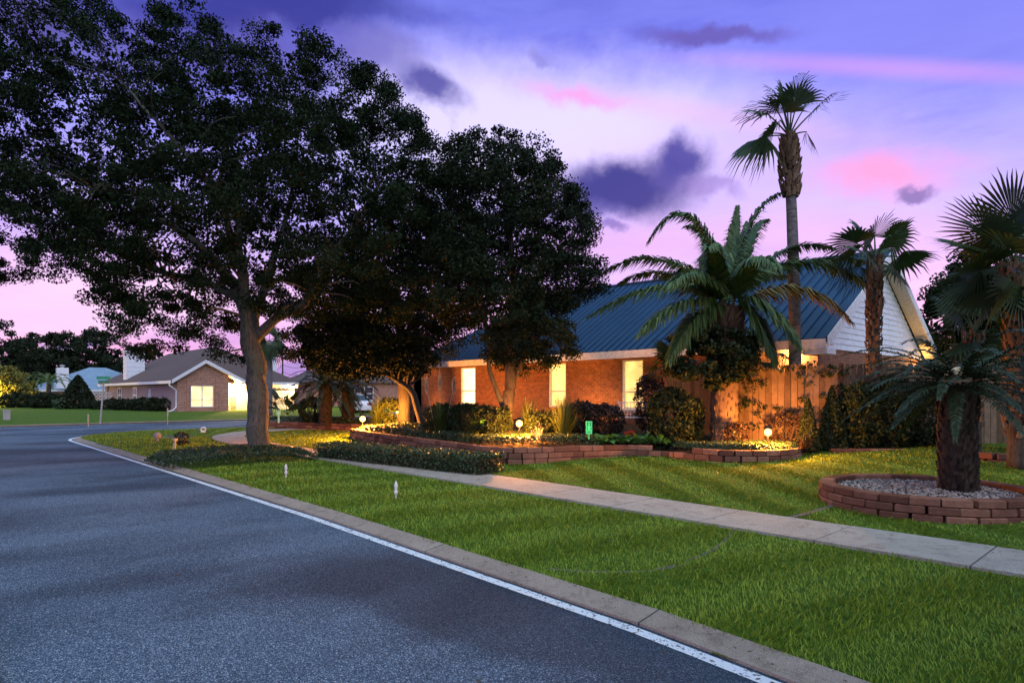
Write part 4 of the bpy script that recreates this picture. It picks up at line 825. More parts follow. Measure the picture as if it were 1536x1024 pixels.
# gable end: lapped siding, rake boards, rake soffit
mb = MB(); z = EZ-.1; lap = .165
gy0, gy1 = EY+.35, BY-.35
def span(z): 
    t = np.clip((z-EZ+.05)/(RZ-EZ), 0, 1); return EY+.22+(RY-EY-.22)*t, BY-.22-(BY-RY-.22)*t
while z < RZ-.12:
    z1 = min(z+lap, RZ-.08); a0, a1 = span(z); b0, b1 = span(z1); x0 = XG+.03; x1 = XG+.006
    mb.add([(x0, a0, z), (x0, a1, z), (x1, b1, z1), (x1, b0, z1), (XG-.1, a0, z), (XG-.1, a1, z), (XG-.1, b1, z1), (XG-.1, b0, z1)], [(0, 1, 2, 3), (0, 4, 5, 1), (3, 2, 6, 7), (4, 7, 6, 5)]); z += lap
mb.build('gable_siding', M['siding'], hs)
for nm, (ya, za, yb, zb) in (('rake_board', (EY, EZ, RY, RZ)), ('rake_board', (BY, EZ, RY, RZ))):
    mb = MB(); mb.prism([(XR+.004, ya, za-.14), (XR+.004, yb, zb-.14), (XR+.004, yb, zb+.13), (XR+.004, ya, za+.13)], (.03, 0, 0)); mb.build(nm, M['white'], hs)
    mb = MB(); mb.prism([(XR, ya, za-.03), (XR, yb, zb-.03), (XG+.04, yb, zb-.03), (XG+.04, ya, za-.03)], (0, 0, -.03)); mb.build('rake_soffit', M['soffit'], hs)
mb = MB(); mb.bb(XG-.2, XR-.01, EY+.02, EY+.6, EZ-.3, EZ-.16); mb.build('eave_return', M['white'], hs)
mb = MB(); x = X_at(607.5, EY+.15); mb.bb(x-.14, x+.14, EY+.05, EY+.33, .5, EZ-.17); mb.build('porch_post', M['cream'], hs)
# ------------------------------------------------------------------ house across the side street
u2 = -51.7; V0, V1 = 14.0, 23.6; EZ2 = 2.69; B = -77.
h2 = thing('brick_house', (-60, 18.5, .4), 'far brick house with brown hip roof, white gable trim and garage', 'house')
wy = [Y_at(286, u2), Y_at(320.5, u2)]; gyl, gyr = V0, Y_at(343, u2)
mb = MB(); zt = EZ2-.05; mb.bb(u2-.25, u2, gyl, wy[0], .2, zt); mb.bb(u2-.25, u2, wy[1], gyr, .2, zt); mb.bb(u2-.25, u2, wy[0], wy[1], .2, .72); mb.bb(u2-.25, u2, wy[0], wy[1], 2.35, zt)
ga = Y_at(307, u2); az = 4.15; gr_ = Y_at(368, u2)
mb.prism([(u2-.2, gyl, zt), (u2-.2, gyr, zt), (u2-.2, gyr, zt+.55), (u2-.2, ga, az-.12)], (.2, 0, 0))
mb.bb(u2-2, u2-.25, gyr-.2, gyr, .2, zt)
for y in (wy[0]-.28, wy[1]+.12): mb.bb(u2+.002, u2+.08, y, y+.16, .2, zt+.35)
mb.build('wall', M['brick2'], h2)
mb = MB(); mb.bb(B, u2-.25, V0, V0+.25, .2, zt); mb.build('side_wall', M['brickpale'], h2)
mb = MB(); mb.bb(u2-2.2, u2-2, gyr, V1, .2, zt); mb.bb(B, u2-2.2, V1-.2, V1, .2, zt); mb.build('front_wall', M['cream'], h2)
mb = MB(); e = .06; mb.bb(u2-.12, u2-.02, wy[0], wy[0]+e, .72, 2.35); mb.bb(u2-.12, u2-.02, wy[1]-e, wy[1], .72, 2.35); ym = (wy[0]+wy[1])/2
mb.bb(u2-.12, u2-.02, wy[0]+e, wy[1]-e, 2.29, 2.35); mb.bb(u2-.12, u2-.02, wy[0]+e, wy[1]-e, .72, .78); mb.bb(u2-.11, u2-.03, ym-.04, ym+.04, .78, 2.29); mb.bb(u2-.105, u2-.035, wy[0]+e, wy[1]-e, 1.27, 1.33)
w = mb.build('window', M['white'], h2); mb = MB(); mb.bb(u2-.15, u2-.125, wy[0]+e, wy[1]-e, .78, 2.29); mb.build('blind', M['win2'], w)
for px, wd, z0, z1 in ((180, 1.5, .9, 2.3), (203, 1.3, .9, 2.3), (225, .6, 1.2, 2.1)):
    x = X_at(px, V0); mb = MB(); e = .09
    mb.bb(x-wd/2, x-wd/2+e, V0-.06, V0-.004, z0, z1); mb.bb(x+wd/2-e, x+wd/2, V0-.06, V0-.004, z0, z1); mb.bb(x-wd/2+e, x+wd/2-e, V0-.06, V0-.004, z1-e, z1); mb.bb(x-wd/2+e, x+wd/2-e, V0-.06, V0-.004, (z0+z1)/2-.05, (z0+z1)/2+.05); mb.bb(x-.04, x+.04, V0-.055, V0-.004, z0, z1-e)
    w = mb.build('window', M['white'], h2); mb = MB(); mb.bb(x-wd/2+e, x+wd/2-e, V0-.03, V0-.008, z0, z1-e); mb.build('pane', M['glassdark'], w)
ef, el, er, eb = u2-1.4, V0-.5, V1+.5, B-.5; ry = (V0+V1)/2; rz = 5.75
mb = MB()
for pl in ([(ef, el, EZ2), (ef, er, EZ2), (ef-5, ry, rz)], [(ef, er, EZ2), (eb, er, EZ2), (eb+5, ry, rz), (ef-5, ry, rz)], [(eb, er, EZ2), (eb, el, EZ2), (eb+5, ry, rz)], [(eb, el, EZ2), (ef, el, EZ2), (ef-5, ry, rz), (eb+5, ry, rz)]):
    mb.prism([(a, b, c+.08) for a, b, c in pl], (0, 0, -.08))
gf = u2+.35
mb.prism([(gf, V0-.45, EZ2+.05), (gf, ga, az+.14), (u2-7, ga, az+.14), (u2-2.2, V0-.45, EZ2+.05)], (0, 0, -.07)); mb.prism([(gf, gr_, EZ2), (u2-2.2, gr_, EZ2), (u2-7, ga, az+.14), (gf, ga, az+.14)], (0, 0, -.07))
mb.build('roof', M['shingle'], h2)
mb = MB(); mb.prism([(gf+.004, V0-.45, EZ2-.2), (gf+.004, ga, az-.1), (gf+.004, ga, az+.16), (gf+.004, V0-.45, EZ2+.07)], (.05, 0, 0)); mb.prism([(gf+.005, gr_, EZ2-.22), (gf+.005, ga, az-.1), (gf+.005, ga, az+.16), (gf+.005, gr_, EZ2+.03)], (.05, 0, 0)); mb.build('rake_board', M['white'], h2)
mb = MB(); mb.bb(eb, gf, el-.04, el, EZ2-.2, EZ2+.02); mb.bb(ef, ef+.04, gr_, er, EZ2-.2, EZ2+.02); mb.build('gutter', M['white'], h2)
mb = MB(); x = u2-.15; mb.tube([(x+.25, el-.06, EZ2-.15), (x+.3, el-.06, EZ2-.35), (x+.15, V0-.07, EZ2-.7), (x+.15, V0-.07, .75), (x+.3, V0-.35, .5), (x+.3, V0-.7, .42)], .055, 8); mb.build('downspout', M['white'], h2)
mb = MB(); gd0, gd1 = Y_at(388, u2-2), Y_at(441, u2-2); mb.bb(u2-1.995, u2-1.94, gd0, gd1, .38, 2.4)
for z in (.9, 1.4, 1.9): mb.bb(u2-1.938, u2-1.925, gd0, gd1, z-.012, z+.012)
g = mb.build('garage_door', M['cream'], h2); n = 8
for i in range(n):
    y = gd0+(gd1-gd0)*(i+.5)/n; mb = MB(); mb.prism([(u2-1.937, y-.2, 2.02), (u2-1.937, y+.2, 2.02), (u2-1.937, y+.2, 2.12), (u2-1.937, y, 2.26), (u2-1.937, y-.2, 2.12)], (.02, 0, 0)); mb.build('pane', M['dark'], g)
mb = MB(); y0, y1 = Y_at(346, u2-2), Y_at(353.5, u2-2); mb.bb(u2-1.99, u2-1.93, y0, y1, .4, 2.4); mb.build('door', M['brick2'], h2)
c = P(201, 60, 2.6); mb = MB(); zz = 2.8
while zz < 5.55: mb.box((c[0], c[1], zz+.1), (1.25+.03*(int(zz*5) % 2), 1.5+.03*(int(zz*5) % 2), .2)); zz += .2
mb.box((c[0], c[1], 5.65), (1.45, 1.7, .1)); mb.build('chimney', M['siding'], h2)
c = P(404.5, 58, 2.6); mb = MB(); mb.box((c[0], c[1], 3.9), (.9, .9, 2.4)); mb.box((c[0], c[1], 5.13), (1.05, 1.05, .08)); mb.build('chimney', M['siding'], h2)
# ------------------------------------------------------------------ house with pale blue roof
h3 = thing('metal_roof_house', (-107, 17, .4), 'farthest house with pale blue metal roof and white chimney, behind dark evergreens', 'house')
X0, X1, Y0, Y1, e3, r3 = -99., -116., 10.8, 26., 2.2, 5.3; ym = (Y0+Y1)/2
mb = MB(); mb.bb(X1+.6, X0-.6, Y0+.6, Y1-.6, .3, e3-.02); mb.build('wall', M['brick2'], h3)
mb = MB()
for pl in ([(X0, Y0, e3), (X0, Y1, e3), (X0-7, ym+1, r3), (X0-7, ym-1, r3)], [(X1, Y1, e3), (X1, Y0, e3), (X0-7, ym-1, r3), (X0-7, ym+1, r3)], [(X0, Y1, e3), (X1, Y1, e3), (X0-7, ym+1, r3)], [(X1, Y0, e3), (X0, Y0, e3), (X0-7, ym-1, r3)]): mb.prism([(a, b, c_+.1) for a, b, c_ in pl], (0, 0, -.1))
y = Y0+.4
while y < Y1:
    t = min(1, (y-Y0)/(ym-1-Y0), (Y1-y)/(Y1-ym-1)); a = np.array([X0, y, e3+.1]); b = np.array([X0-7*t, y, e3+.1+(r3-e3)*t]); mb.tube([a, b], .03, 4); y += .6
mb.build('roof', M['roofpale'], h3); mb = MB(); mb.bb(X0+.002, X0+.06, Y0, Y1, e3-.2, e3+.06); mb.build('fascia', M['white'], h3)
c = P(93.5, 81, 2.4); mb = MB(); zz = 2.4
while zz < 4.9: mb.box((c[0], c[1], zz+.1), (1.0+.03*(int(zz*5) % 2), 1.2+.03*(int(zz*5) % 2), .2)); zz += .2
mb.build('chimney', M['siding'], h3); mb = MB(); mb.lathe((c[0], c[1], 4.9), [(.2, 0), (.2, .3), (.3, .32), (.3, .42), (.05, .5)], 10); mb.build('chimney_cap', M['pole'], h3)
mb = MB(); a = P(134, 62, 1.3); L = np.array([0, 1.0, 0])
for i in range(9):
    for s in (-1, 1): p = a+L*(i*.3-.3); mb.tube([p+np.array([0, 0, -.5*s]), p+L*.9+np.array([0, 0, .5*s])], .025, 4)
mb.box((a[0], a[1]+1.3, a[2]+.53), (.06, 3.6, .07)); tag(mb.build('lattice_screen', M['white'], origin=(a[0], a[1], .4)), 'small white lattice screen between the two far houses', 'screen')
# ------------------------------------------------------------------ house behind the car
h4 = thing('brick_house', (*P(560, 62)[:2], .3), 'dim brick house with white framed windows behind the parked white car', 'house'); X4 = -61.
ya, yb = Y_at(470, X4), Y_at(690, X4); mb = MB(); mb.bb(X4-8, X4, ya, yb, .2, 2.85); mb.build('wall', M['brick2'], h4)
mb = MB()
for pl in ([(X4+.5, ya-.5, 2.85), (X4+.5, yb+.5, 2.85), (X4-4, yb-4, 4.9), (X4-4, ya+4, 4.9)], [(X4+.5, ya-.5, 2.85), (X4-4, ya+4, 4.9), (X4-8.5, ya-.5, 2.85)], [(X4-8.5, ya-.5, 2.85), (X4-4, ya+4, 4.9), (X4-4, yb-4, 4.9), (X4-8.5, yb+.5, 2.85)], [(X4+.5, yb+.5, 2.85), (X4-8.5, yb+.5, 2.85), (X4-4, yb-4, 4.9)]): mb.prism(pl, (0, 0, .1))
mb.build('roof', M['shingle'], h4)
for px0, px1 in ((531, 541), (546, 560)):
    y0, y1 = Y_at(px0, X4), Y_at(px1, X4); mb = MB(); e = .08; x0, x1 = X4+.003, X4+.06
    mb.bb(x0, x1, y0, y0+e, 1.0, 2.5); mb.bb(x0, x1, y1-e, y1, 1.0, 2.5); mb.bb(x0, x1, y0+e, y1-e, 2.42, 2.5); mb.bb(x0, x1, y0+e, y1-e, 1.7, 1.78); mb.bb(x0, x1, y0+e, y1-e, 1.0, 1.08); w = mb.build('window', M['white'], h4)
    mb = MB(); mb.bb(x0, X4+.02, y0+e, y1-e, 1.08, 2.42); mb.build('pane', M['glassdark'], w)
# ------------------------------------------------------------------ parked car (rear towards the camera)
def car(px, d):
    b = P(px, d, .2); t = thing('parked_car', b, 'white sedan seen from behind, parked beyond the sago palms', 'car'); fwd = unit(np.array([-1., .35, 0])); sd = np.array([-fwd[1], fwd[0], 0]); up = np.array([0, 0, 1.])
    W = lambda l, s, z: b+fwd*l+sd*s+up*z
    prof = [(-.1, .35, .8), (-.12, .6, .86), (0, .95, .84), (.55, 1.0, .84), (3.2, .98, .86), (4.1, .85, .84), (4.45, .65, .78), (4.45, .3, .76)]
    V = []; 
    for l, z, w in prof: V += [W(l, -w, z), W(l, w, z)]
    for l, z, w in prof: V += [W(l, -w, .25), W(l, w, .25)]
    n = len(prof); Fc = [(2*i, 2*i+1, 2*i+3, 2*i+2) for i in range(n-1)]+[(2*i, 2*i+2, 2*n+2*i+2, 2*n+2*i) for i in range(n-1)]+[(2*i+1, 2*n+2*i+1, 2*n+2*i+3, 2*i+3) for i in range(n-1)]+[(0, 2*n, 2*n+1, 1), (2*n-2, 2*n-1, 4*n-1, 4*n-2)]
    mb = MB(); mb.add(V, Fc); ca = [(.45, .99, .8), (1.1, 1.42, .6), (2.3, 1.45, .6), (3.2, .97, .8)]; V = []
    for l, z, w in ca[1:3]: V += [W(l, -w, z), W(l, w, z)]
    mb.add(V, [(0, 1, 3, 2)]); 
    for a, c_ in ((0, 1), (1, 2), (2, 3)):
        for s in (-1, 1): mb.tube([W(ca[a][0], s*ca[a][2], ca[a][1]), W(ca[c_][0], s*ca[c_][2], ca[c_][1])], .035, 6)
    mb.build('body', M['carwhite'], t, smooth=False)
    mb = MB(); V = []
    for l, z, w in ca: V += [W(l, -w+.01, z-.01), W(l, w-.01, z-.01)]
    mb.add(V, [(0, 1, 3, 2), (4, 5, 7, 6), (0, 2, 4, 6), (1, 7, 5, 3)]); mb.build('glazing', M['glassdark'], t)
    for s in (-1, 1):
        mb = MB(); p = W(-.13, s*.66, .72); mb.box(p, (.06, .3, .14), math.atan2(fwd[1], fwd[0])); mb.build('tail_light', M['red'], t)
        for l in (.85, 3.55):
            mb = MB(); mb.tube([W(l, s*.68, .32), W(l, s*.88, .32)], .32, 16); w = mb.build('wheel', M['rubber'], t); mb = MB(); mb.tube([W(l, s*.87, .32), W(l, s*.893, .32)], .2, 12); mb.build('rim', M['pole'], w)
    mb = MB(); p = W(-.135, 0, .66); mb.box(p, (.02, .3, .15), math.atan2(fwd[1], fwd[0])); mb.build('number_plate', M['clay'], t)
    mb = MB(); p = W(-.12, 0, .36); mb.box(p, (.12, 1.66, .22), math.atan2(fwd[1], fwd[0])); mb.build('bumper', M['carwhite'], t)
car(541, 50.5)
# ------------------------------------------------------------------ planter with gravel
pz = .14; t = thing('round_planter', (*PL, pz), 'round three-course block planter ring on the lawn around the sago palm', 'planter'); mb = MB()
for row in range(3):
    n = 24; z0 = pz+row*.105
    for i in range(n):
        a = 2*math.pi*(i+.5*(row % 2)+random.uniform(-.06, .06))/n; r = PR-.1+random.uniform(-.012, .012)-row*.006; bw(mb, (PL[0]+r*math.cos(a), PL[1]+r*math.sin(a), z0+.05), (2*math.pi*(PR-.06)/n-.016, .2, .1), a+math.pi/2)
mb.build('block_ring', M['block'], t)
mb = MB(); mb.lathe((PL[0], PL[1], pz), [(PR-.2, 0), (PR-.2, .2), (.3, .24), (.01, .24)], 32); mb.build('soil_fill', M['soil'], t)
n = 3800; a = rng.uniform(0, 2*np.pi, n); r = (PR-.22)*np.sqrt(rng.random(n)); sz = rng.uniform(.014, .032, n); cen = np.stack([PL[0]+r*np.cos(a), PL[1]+r*np.sin(a), pz+.225+.035*(1-r/PR)+rng.uniform(-.005, .012, n)], 1)
oct_ = np.array([[1, 0, 0], [-1, 0, 0], [0, 1, 0], [0, -1, 0], [0, 0, .7], [0, 0, -.7]]); ft = np.array([[0, 2, 4], [2, 1, 4], [1, 3, 4], [3, 0, 4], [2, 0, 5], [1, 2, 5], [3, 1, 5], [0, 3, 5]])
ro = rng.uniform(0, 6.28, n); co, si = np.cos(ro), np.sin(ro); bx = oct_[None]*sz[:, None, None]*rng.uniform(.7, 1.3, (n, 1, 3)); V = np.stack([bx[..., 0]*co[:, None]-bx[..., 1]*si[:, None], bx[..., 0]*si[:, None]+bx[..., 1]*co[:, None], bx[..., 2]], -1)+cen[:, None]
tag(link('gravel', fast_mesh('gravel', V.reshape(-1, 3), (ft[None]+np.arange(n)[:, None, None]*6).reshape(-1, 3)), M['gravel'], origin=(*PL, pz)), 'pale pebble gravel filling the round planter', 'gravel', kind='stuff')
n = 900; lx = -rng.uniform(-1, 26, n); dv = np.where(rng.random(n) < .6, rng.normal(.1, .12, n), rng.uniform(-2.6, .5, n)); ly = vline(-lx)+dv; k = rng.random(n) < .2; ly[k] = rng.uniform(7.3, 8.4, k.sum())
lz = np.where(k, gz(-lx, ly)+.036, np.where(dv > .12, .068, .008)); ll = rng.uniform(.02, .05, n); an = rng.uniform(0, 6.28, n); a3 = np.stack([np.cos(an), np.sin(an), rng.uniform(-.15, .15, n)], 1)*ll[:, None]; b3 = np.stack([-np.sin(an), np.cos(an), rng.uniform(-.3, .3, n)], 1)*ll[:, None]*.4; cc = np.stack([lx, ly, lz], 1)
tag(link('leaf_litter', fast_mesh('leaf_litter', np.stack([cc-a3*.5, cc+b3*.5, cc+a3*.5, cc-b3*.5], 1).reshape(-1, 3), np.arange(4*n).reshape(-1, 4)), M['litter']), kind='stuff')
# ------------------------------------------------------------------ lamps
WARM = (1.0, .34, .05)
def point(name, loc, power, col=WARM, r=.05, parent=None):
    l = bpy.data.lights.new(name, 'POINT'); l.energy = power; l.color = col; l.shadow_soft_size = r; o = bpy.data.objects.new(name, l); C.objects.link(o); o.location = Vector([float(c) for c in loc])
    if parent is not None: o.parent = parent; o.location = Vector([float(c) for c in (np.array(loc)-ORG[parent.name])])
    return o
def bed_lamp(px, py, d, zb, power, label, r=.078):
    c = I(px, py, d); b = np.array([c[0], c[1], zb]); t = thing('garden_lamp', b, label, 'garden lamp', 'lit lamps in the planting beds'); mb = MB(); mb.tube([b-np.array([0, 0, .05]), c-np.array([0, 0, r])], .014, 8); mb.build('stake', M['black'], t)
    mb = MB(); mb.lathe(c-np.array([0, 0, r]), [(r*math.sin(a), r-r*math.cos(a)) for a in np.linspace(.05, math.pi-.05, 9)], 14); mb.build('globe', M['bulb'], t, smooth=True)
    mb = MB(); mb.lathe(c+np.array([0, 0, r+.022]), [(.005, .05), (r*1.5, .0), (r*1.5, -.008), (.01, -.006)], 14); mb.build('cap', M['black'], t)
    point('lamp_light', c+np.array([0, 0, -.005]), power, WARM, r*1.15, t)
bed_lamp(1152, 648, 13.95, .5, 1050, 'lit garden lamp in front of the orange glowing fence')
bed_lamp(779, 635, 15.2, .64, 1150, 'lit garden lamp at the foot of the ornamental grass, middle of the long bed')
bed_lamp(544, 628, 21.6, .5, 3200, 'brightest lit garden lamp, at the far left end of the long wall', .095)
bed_lamp(596, 618, 23.5, .6, 600, 'small lit garden lamp beside the leaning trunk', .045)
def wall_lamp(px, py, x, label, power):
    y = Y_at(px, x); d = np.dot(np.array([x, y]), FW); z = H+(HZ-py)/F*d; c = np.array([x, y, z]); t = thing('wall_lamp', c, label, 'wall lamp', 'lit lamps on the far house front'); mb = MB(); mb.box(c+np.array([-.1, 0, 0]), (.06, .16, .34)); mb.box(c+np.array([-.03, 0, .2]), (.22, .2, .05)); mb.build('bracket', M['black'], t)
    mb = MB(); mb.lathe(c-np.array([0, 0, .14]), [(.03, 0), (.1, .05), (.1, .24), (.03, .28)], 10); mb.build('lantern', M['bulbfar'], t); point('lamp_light', c+np.array([.25, 0, 0]), power, (1, .62, .25), .12, t)
wall_lamp(350, 580, u2-1.75, 'lit wall lamp by the recessed front door of the far house', 1700)
wall_lamp(445, 579, u2-1.75, 'lit wall lamp at the right corner of the far garage', 1200)
def spot(name, loc, target, power, col, ang=100, blend=.8, r=.06, parent=None):
    l = bpy.data.lights.new(name, 'SPOT'); l.energy = power; l.color = col; l.spot_size = math.radians(ang); l.spot_blend = blend; l.shadow_soft_size = r; o = bpy.data.objects.new(name, l); C.objects.link(o)
    dv = Vector([float(a-b) for a, b in zip(target, loc)]); o.rotation_euler = dv.to_track_quat('-Z', 'Y').to_euler(); o.location = Vector([float(c) for c in loc])
    if parent is not None: o.parent = parent; o.location = Vector([float(c) for c in (np.array(loc)-ORG[parent.name])])
def uplight(px, off, target_dz, power, label, zb=.72):
    x = X_at(px, WY); c = np.array([x, WY-off, zb+.12]); t = thing('flood_light', (c[0], c[1], zb), label, 'flood light', 'small flood lights washing the brick wall'); mb = MB(); mb.tube([c-np.array([0, 0, .2]), c-np.array([0, 0, .02])], .012, 6); mb.lathe(c-np.array([0, 0, .03]), [(.03, 0), (.06, .03), (.06, .1), (.05, .1)], 12); mb.build('housing', M['black'], t)
    spot('flood_beam', c+np.array([0, 0, .08]), (x, WY, zb+target_dz), power, (1, .42, .1), 130, 1, .05, t)
uplight(655, .75, 1.2, 130, 'small flood light under the plumed grass wall'); uplight(760, .75, 1.2, 85, 'small flood light behind the multi-stemmed oak'); uplight(888, .7, .9, 135, 'small flood light behind the bronze bushes'); uplight(920, .7, .9, 120, 'small flood light near the slatted lit window')
def soffit_light(x, y, z, power, label, col=(1, .55, .2)):
    t = thing('eave_light', (x, y, z), label, 'eave light', 'lamps under the eaves of the main house'); mb = MB(); mb.lathe((x, y, z-.05), [(.02, 0), (.07, .01), (.08, .06)], 12); mb.build('housing', M['white'], t); point('lamp_light', (x, y, z-.16), power, col, .06, t)
soffit_light(X_at(1215, WY)-.4, WY-.22, EZ-.08, 200, 'lamp under the eave corner above the orange fence')
soffit_light(XR-.22, 25.4, 2.75, 130, 'lamp low under the back rake of the white gable', (1, .5, .14))
soffit_light(X_at(609, WY)+.6, WY-.22, EZ-.08, 50, 'lamp under the eave by the dark entry door')
point('tree_lamp_light', P(-25, 63, 2.6), 2600, (1, .66, .16), .2)
# ------------------------------------------------------------------ street furniture and small things
b = P(150.5, 34.8, .1); t = thing('street_sign', b, 'leaning pole with green street name blades at the corner', 'street sign'); tp = I(155.5, 572, 34.8); mb = MB(); mb.tube([b, tp], .045, 8); mb.build('pole', M['pole'], t)
mb = MB(); mb.box(tp+np.array([0, 0, -.02]), (.04, .8, .16), .75); mb.build('name_blade', M['green'], t); mb = MB(); mb.box(tp+np.array([0, 0, .2]), (.04, .7, .16), -.6); mb.build('name_blade', M['green'], t)
def stake(px, py0, py1, d, label, mat='tan', r=.03):
    b = I(px, py0, d); tp = I(px, py1, d); mb = MB(); mb.tube([b, tp-np.array([0, 0, .08])], r*.7, 6); mb.tube([tp-np.array([0, 0, .45]), tp], r*1.3, 8); tag(mb.build('marker_post', M[mat], origin=b), label, 'marker post', 'thin marker posts by the side street')
stake(132.5, 641, 621, 33.5, 'thin yellowish marker post left of the street sign pole'); stake(169.5, 632, 620, 44, 'short pale marker post right of the street sign pole', 'white'); stake(251.5, 640, 612, 36, 'thin marker post below the white downspout')
b = G(10, 632, .15); mb = MB(); mb.box(b+np.array([0, 0, .32]), (.36, .3, .6)); mb.box(b+np.array([0, 0, .63]), (.4, .34, .06)); tag(mb.build('utility_box', M['pole'], origin=b), 'small pale utility box on the far lawn at the left edge', 'utility box')
def riser(px, py, d0, label):
    b = G(px, py, .1); mb = MB(); mb.lathe(b, [(.012, 0), (.012, .07), (.028, .075), (.03, .11), (.018, .13), (.024, .15), (.028, .2), (.016, .25), (.004, .27)], 12); tag(mb.build('lawn_marker', M['white'], origin=b, smooth=False), label, 'lawn marker', 'white markers in the verge grass')
riser(429, 716, 0, 'small white marker in the verge grass nearer the oak'); riser(594, 747, 0, 'small white marker in the middle of the verge grass')
b = G(236, 662, .08); mb = MB(); mb.lathe(b, [(.05, 0), (.04, .1), (.12, .13), (.13, .22), (.08, .3), (.02, .33)], 10); tag(mb.build('stone_ornament', M['clay'], origin=b), 'small grey stone ornament in the corner lawn dip', 'ornament')
shrub('small_shrub', 272, 20.6, .08, .26, .42, 'tiny dark shrub on the corner lawn before the sidewalk bend', 500, .07, 'redshrub')
b = G(261, 674, .08); mb = MB(); mb.tube([b, b+np.array([.03, .02, .28])], [.05, .035], 8); mb.box(b+np.array([.03, .02, .3]), (.12, .1, .07), .3); tag(mb.build('marker_stub', M['tan'], origin=b), 'tan stub marker left of the tiny corner shrub', 'marker')
b = G(305, 648, .1); mb = MB(); ring = [b+np.array([0, 0, .2])+RT3*.1*math.cos(a)+np.array([0, 0, .08*math.sin(a)-.08]) for a in np.linspace(0, 2*math.pi, 17)]; mb.tube(ring, .035, 8); mb.box(b+np.array([0, 0, .02]), (.16, .12, .06), .8); tag(mb.build('lawn_fitting', M['white'], origin=b), 'white ring shaped fitting on the corner lawn', 'fitting')
# house-number light
b = G(883, 655, .6); t = thing('number_light', b, 'small green glowing plate standing among the bed plants', 'sign light'); d = 15.; c = I(883.5, 641, d); b2 = P(883.5, d, .5); mb = MB(); rzc = math.atan2(RT[1], RT[0]); mb.box(c, (.14, .05, .3), rzc); mb.box(np.array([c[0], c[1], c[2]-.2]), (.025, .025, .14), rzc); mb.build('lit_panel', M['greenglow'], t)
fr2 = np.array([-FW[0], -FW[1], 0])*.028; mb = MB()
for s in (-1, 1):
    for z in (.1, .055): mb.box(c+fr2+RT3*.035*s+np.array([0, 0, z]), (.028, .006, .03), rzc)
    mb.box(c+fr2+RT3*.045*s+np.array([0, 0, -.02]), (.014, .006, .07), rzc); mb.box(c+fr2+RT3*.02*s+np.array([0, 0, -.1]), (.03, .006, .016), rzc+0)
mb.build('marks', M['greendark'], t); point('glow', c+fr2*6, .8, (.2, 1, .4), .05, t)
b = P(418, 29.0, .42); mb = MB(); mb.lathe(b, [(.04, 0), (.04, .35), (.09, .36), (.09, .55), (.03, .62)], 10); tag(mb.build('bollard_light', M['paleglow'], origin=b), 'small pale green garden light in the sago bed', 'garden light')
# wire chair by the window
b = P(940, 16.6, .72); t = thing('wire_bench', b, 'white wire garden bench below the slatted lit window', 'bench'); mb = MB(); e1 = P(926, 16.6, .72); e2 = P(966, 16.6, .72); ax = (e2-e1); ax3 = ax/np.linalg.norm(ax); L = np.linalg.norm(ax)
for k in np.linspace(0, 1, 9): p = e1+ax*k; mb.tube([p+np.array([0, 0, .42]), p+np.array([0, 0, .42+.38])], .009, 5)
for z in (.42, .5, .58, .66, .8): mb.tube([e1+np.array([0, 0, z]), e2+np.array([0, 0, z])], .011, 5)
mb.build('backrest', M['white'], t); mb = MB(); nf = np.array([ax3[1], -ax3[0], 0])
for k in np.linspace(0, .42, 6): mb.tube([e1+nf*k+np.array([0, 0, .42]), e2+nf*k+np.array([0, 0, .42])], .01, 5)
mb.build('seat', M['white'], t)
for p in (e1, e2, e1+nf*.42, e2+nf*.42): mb = MB(); mb.tube([p, p+np.array([0, 0, .42])], .014, 6); mb.build('leg', M['white'], t)
for p in (e1, e2): mb = MB(); mb.tube(bez(p+np.array([0, 0, .8]), p+nf*.3+np.array([0, 0, .95]), p+nf*.42+np.array([0, 0, .42]), 8), .012, 6); mb.build('armrest', M['white'], t)
# netting poles beyond the far house
t = thing('net_enclosure', (*P(440, 75)[:2], .3), 'tall pole and wire netting enclosure beyond the far garage', 'net'); pts = [P(px, 75, 0) for px in (396, 424, 465, 500)]; tops = [H+(HZ-y)/F*75 for y in (548, 536, 534, 552)]
for p, z in zip(pts, tops): mb = MB(); mb.tube([p, p+np.array([0, 0, z])], .09, 6); mb.build('pole', M['black'], t)
mb = MB()
for i in range(3):
    for f in (1, .86, .72): a = pts[i]+np.array([0, 0, tops[i]*f]); b = pts[i+1]+np.array([0, 0, tops[i+1]*f]); mb.tube(bez(a, (a+b)/2-np.array([0, 0, .9]), b, 8), .02, 4)
mb.build('net_wires', M['black'], t)
# ------------------------------------------------------------------ sky
W = bpy.data.worlds.new('World'); S.world = W; W.use_nodes = True; nt = W.node_tree; bg = nt.nodes['Background']; D = N(nt, 'ShaderNodeTexCoord').outputs['Generated']
def vmath(op, a, b=None, sc=None):
    m = N(nt, 'ShaderNodeVectorMath', operation=op); 
    for i, v in enumerate((a, b)):
        if v is None: continue
        if isinstance(v, tuple): m.inputs[i].default_value = v
        else: nt.links.new(v, m.inputs[i])
    if sc is not None: m.inputs['Scale'].default_value = sc
    return m.outputs['Value'] if op in ('DOT_PRODUCT', 'LENGTH') else m.outputs[0]
def dirpx(px, py):
    v = np.array([*(FW+RT*(px-768)/F), (HZ-py)/F]); return v/np.linalg.norm(v)
nz = N(nt, 'ShaderNodeTexNoise'); nz.inputs['Scale'].default_value = 5; nz.inputs['Detail'].default_value = 5; nz.inputs['Roughness'].default_value = .55; nt.links.new(D, nz.inputs['Vector'])
nz2 = N(nt, 'ShaderNodeTexNoise'); nz2.inputs['Scale'].default_value = 17; nz2.inputs['Detail'].default_value = 6; nz2.inputs['Roughness'].default_value = .62; nt.links.new(D, nz2.inputs['Vector'])
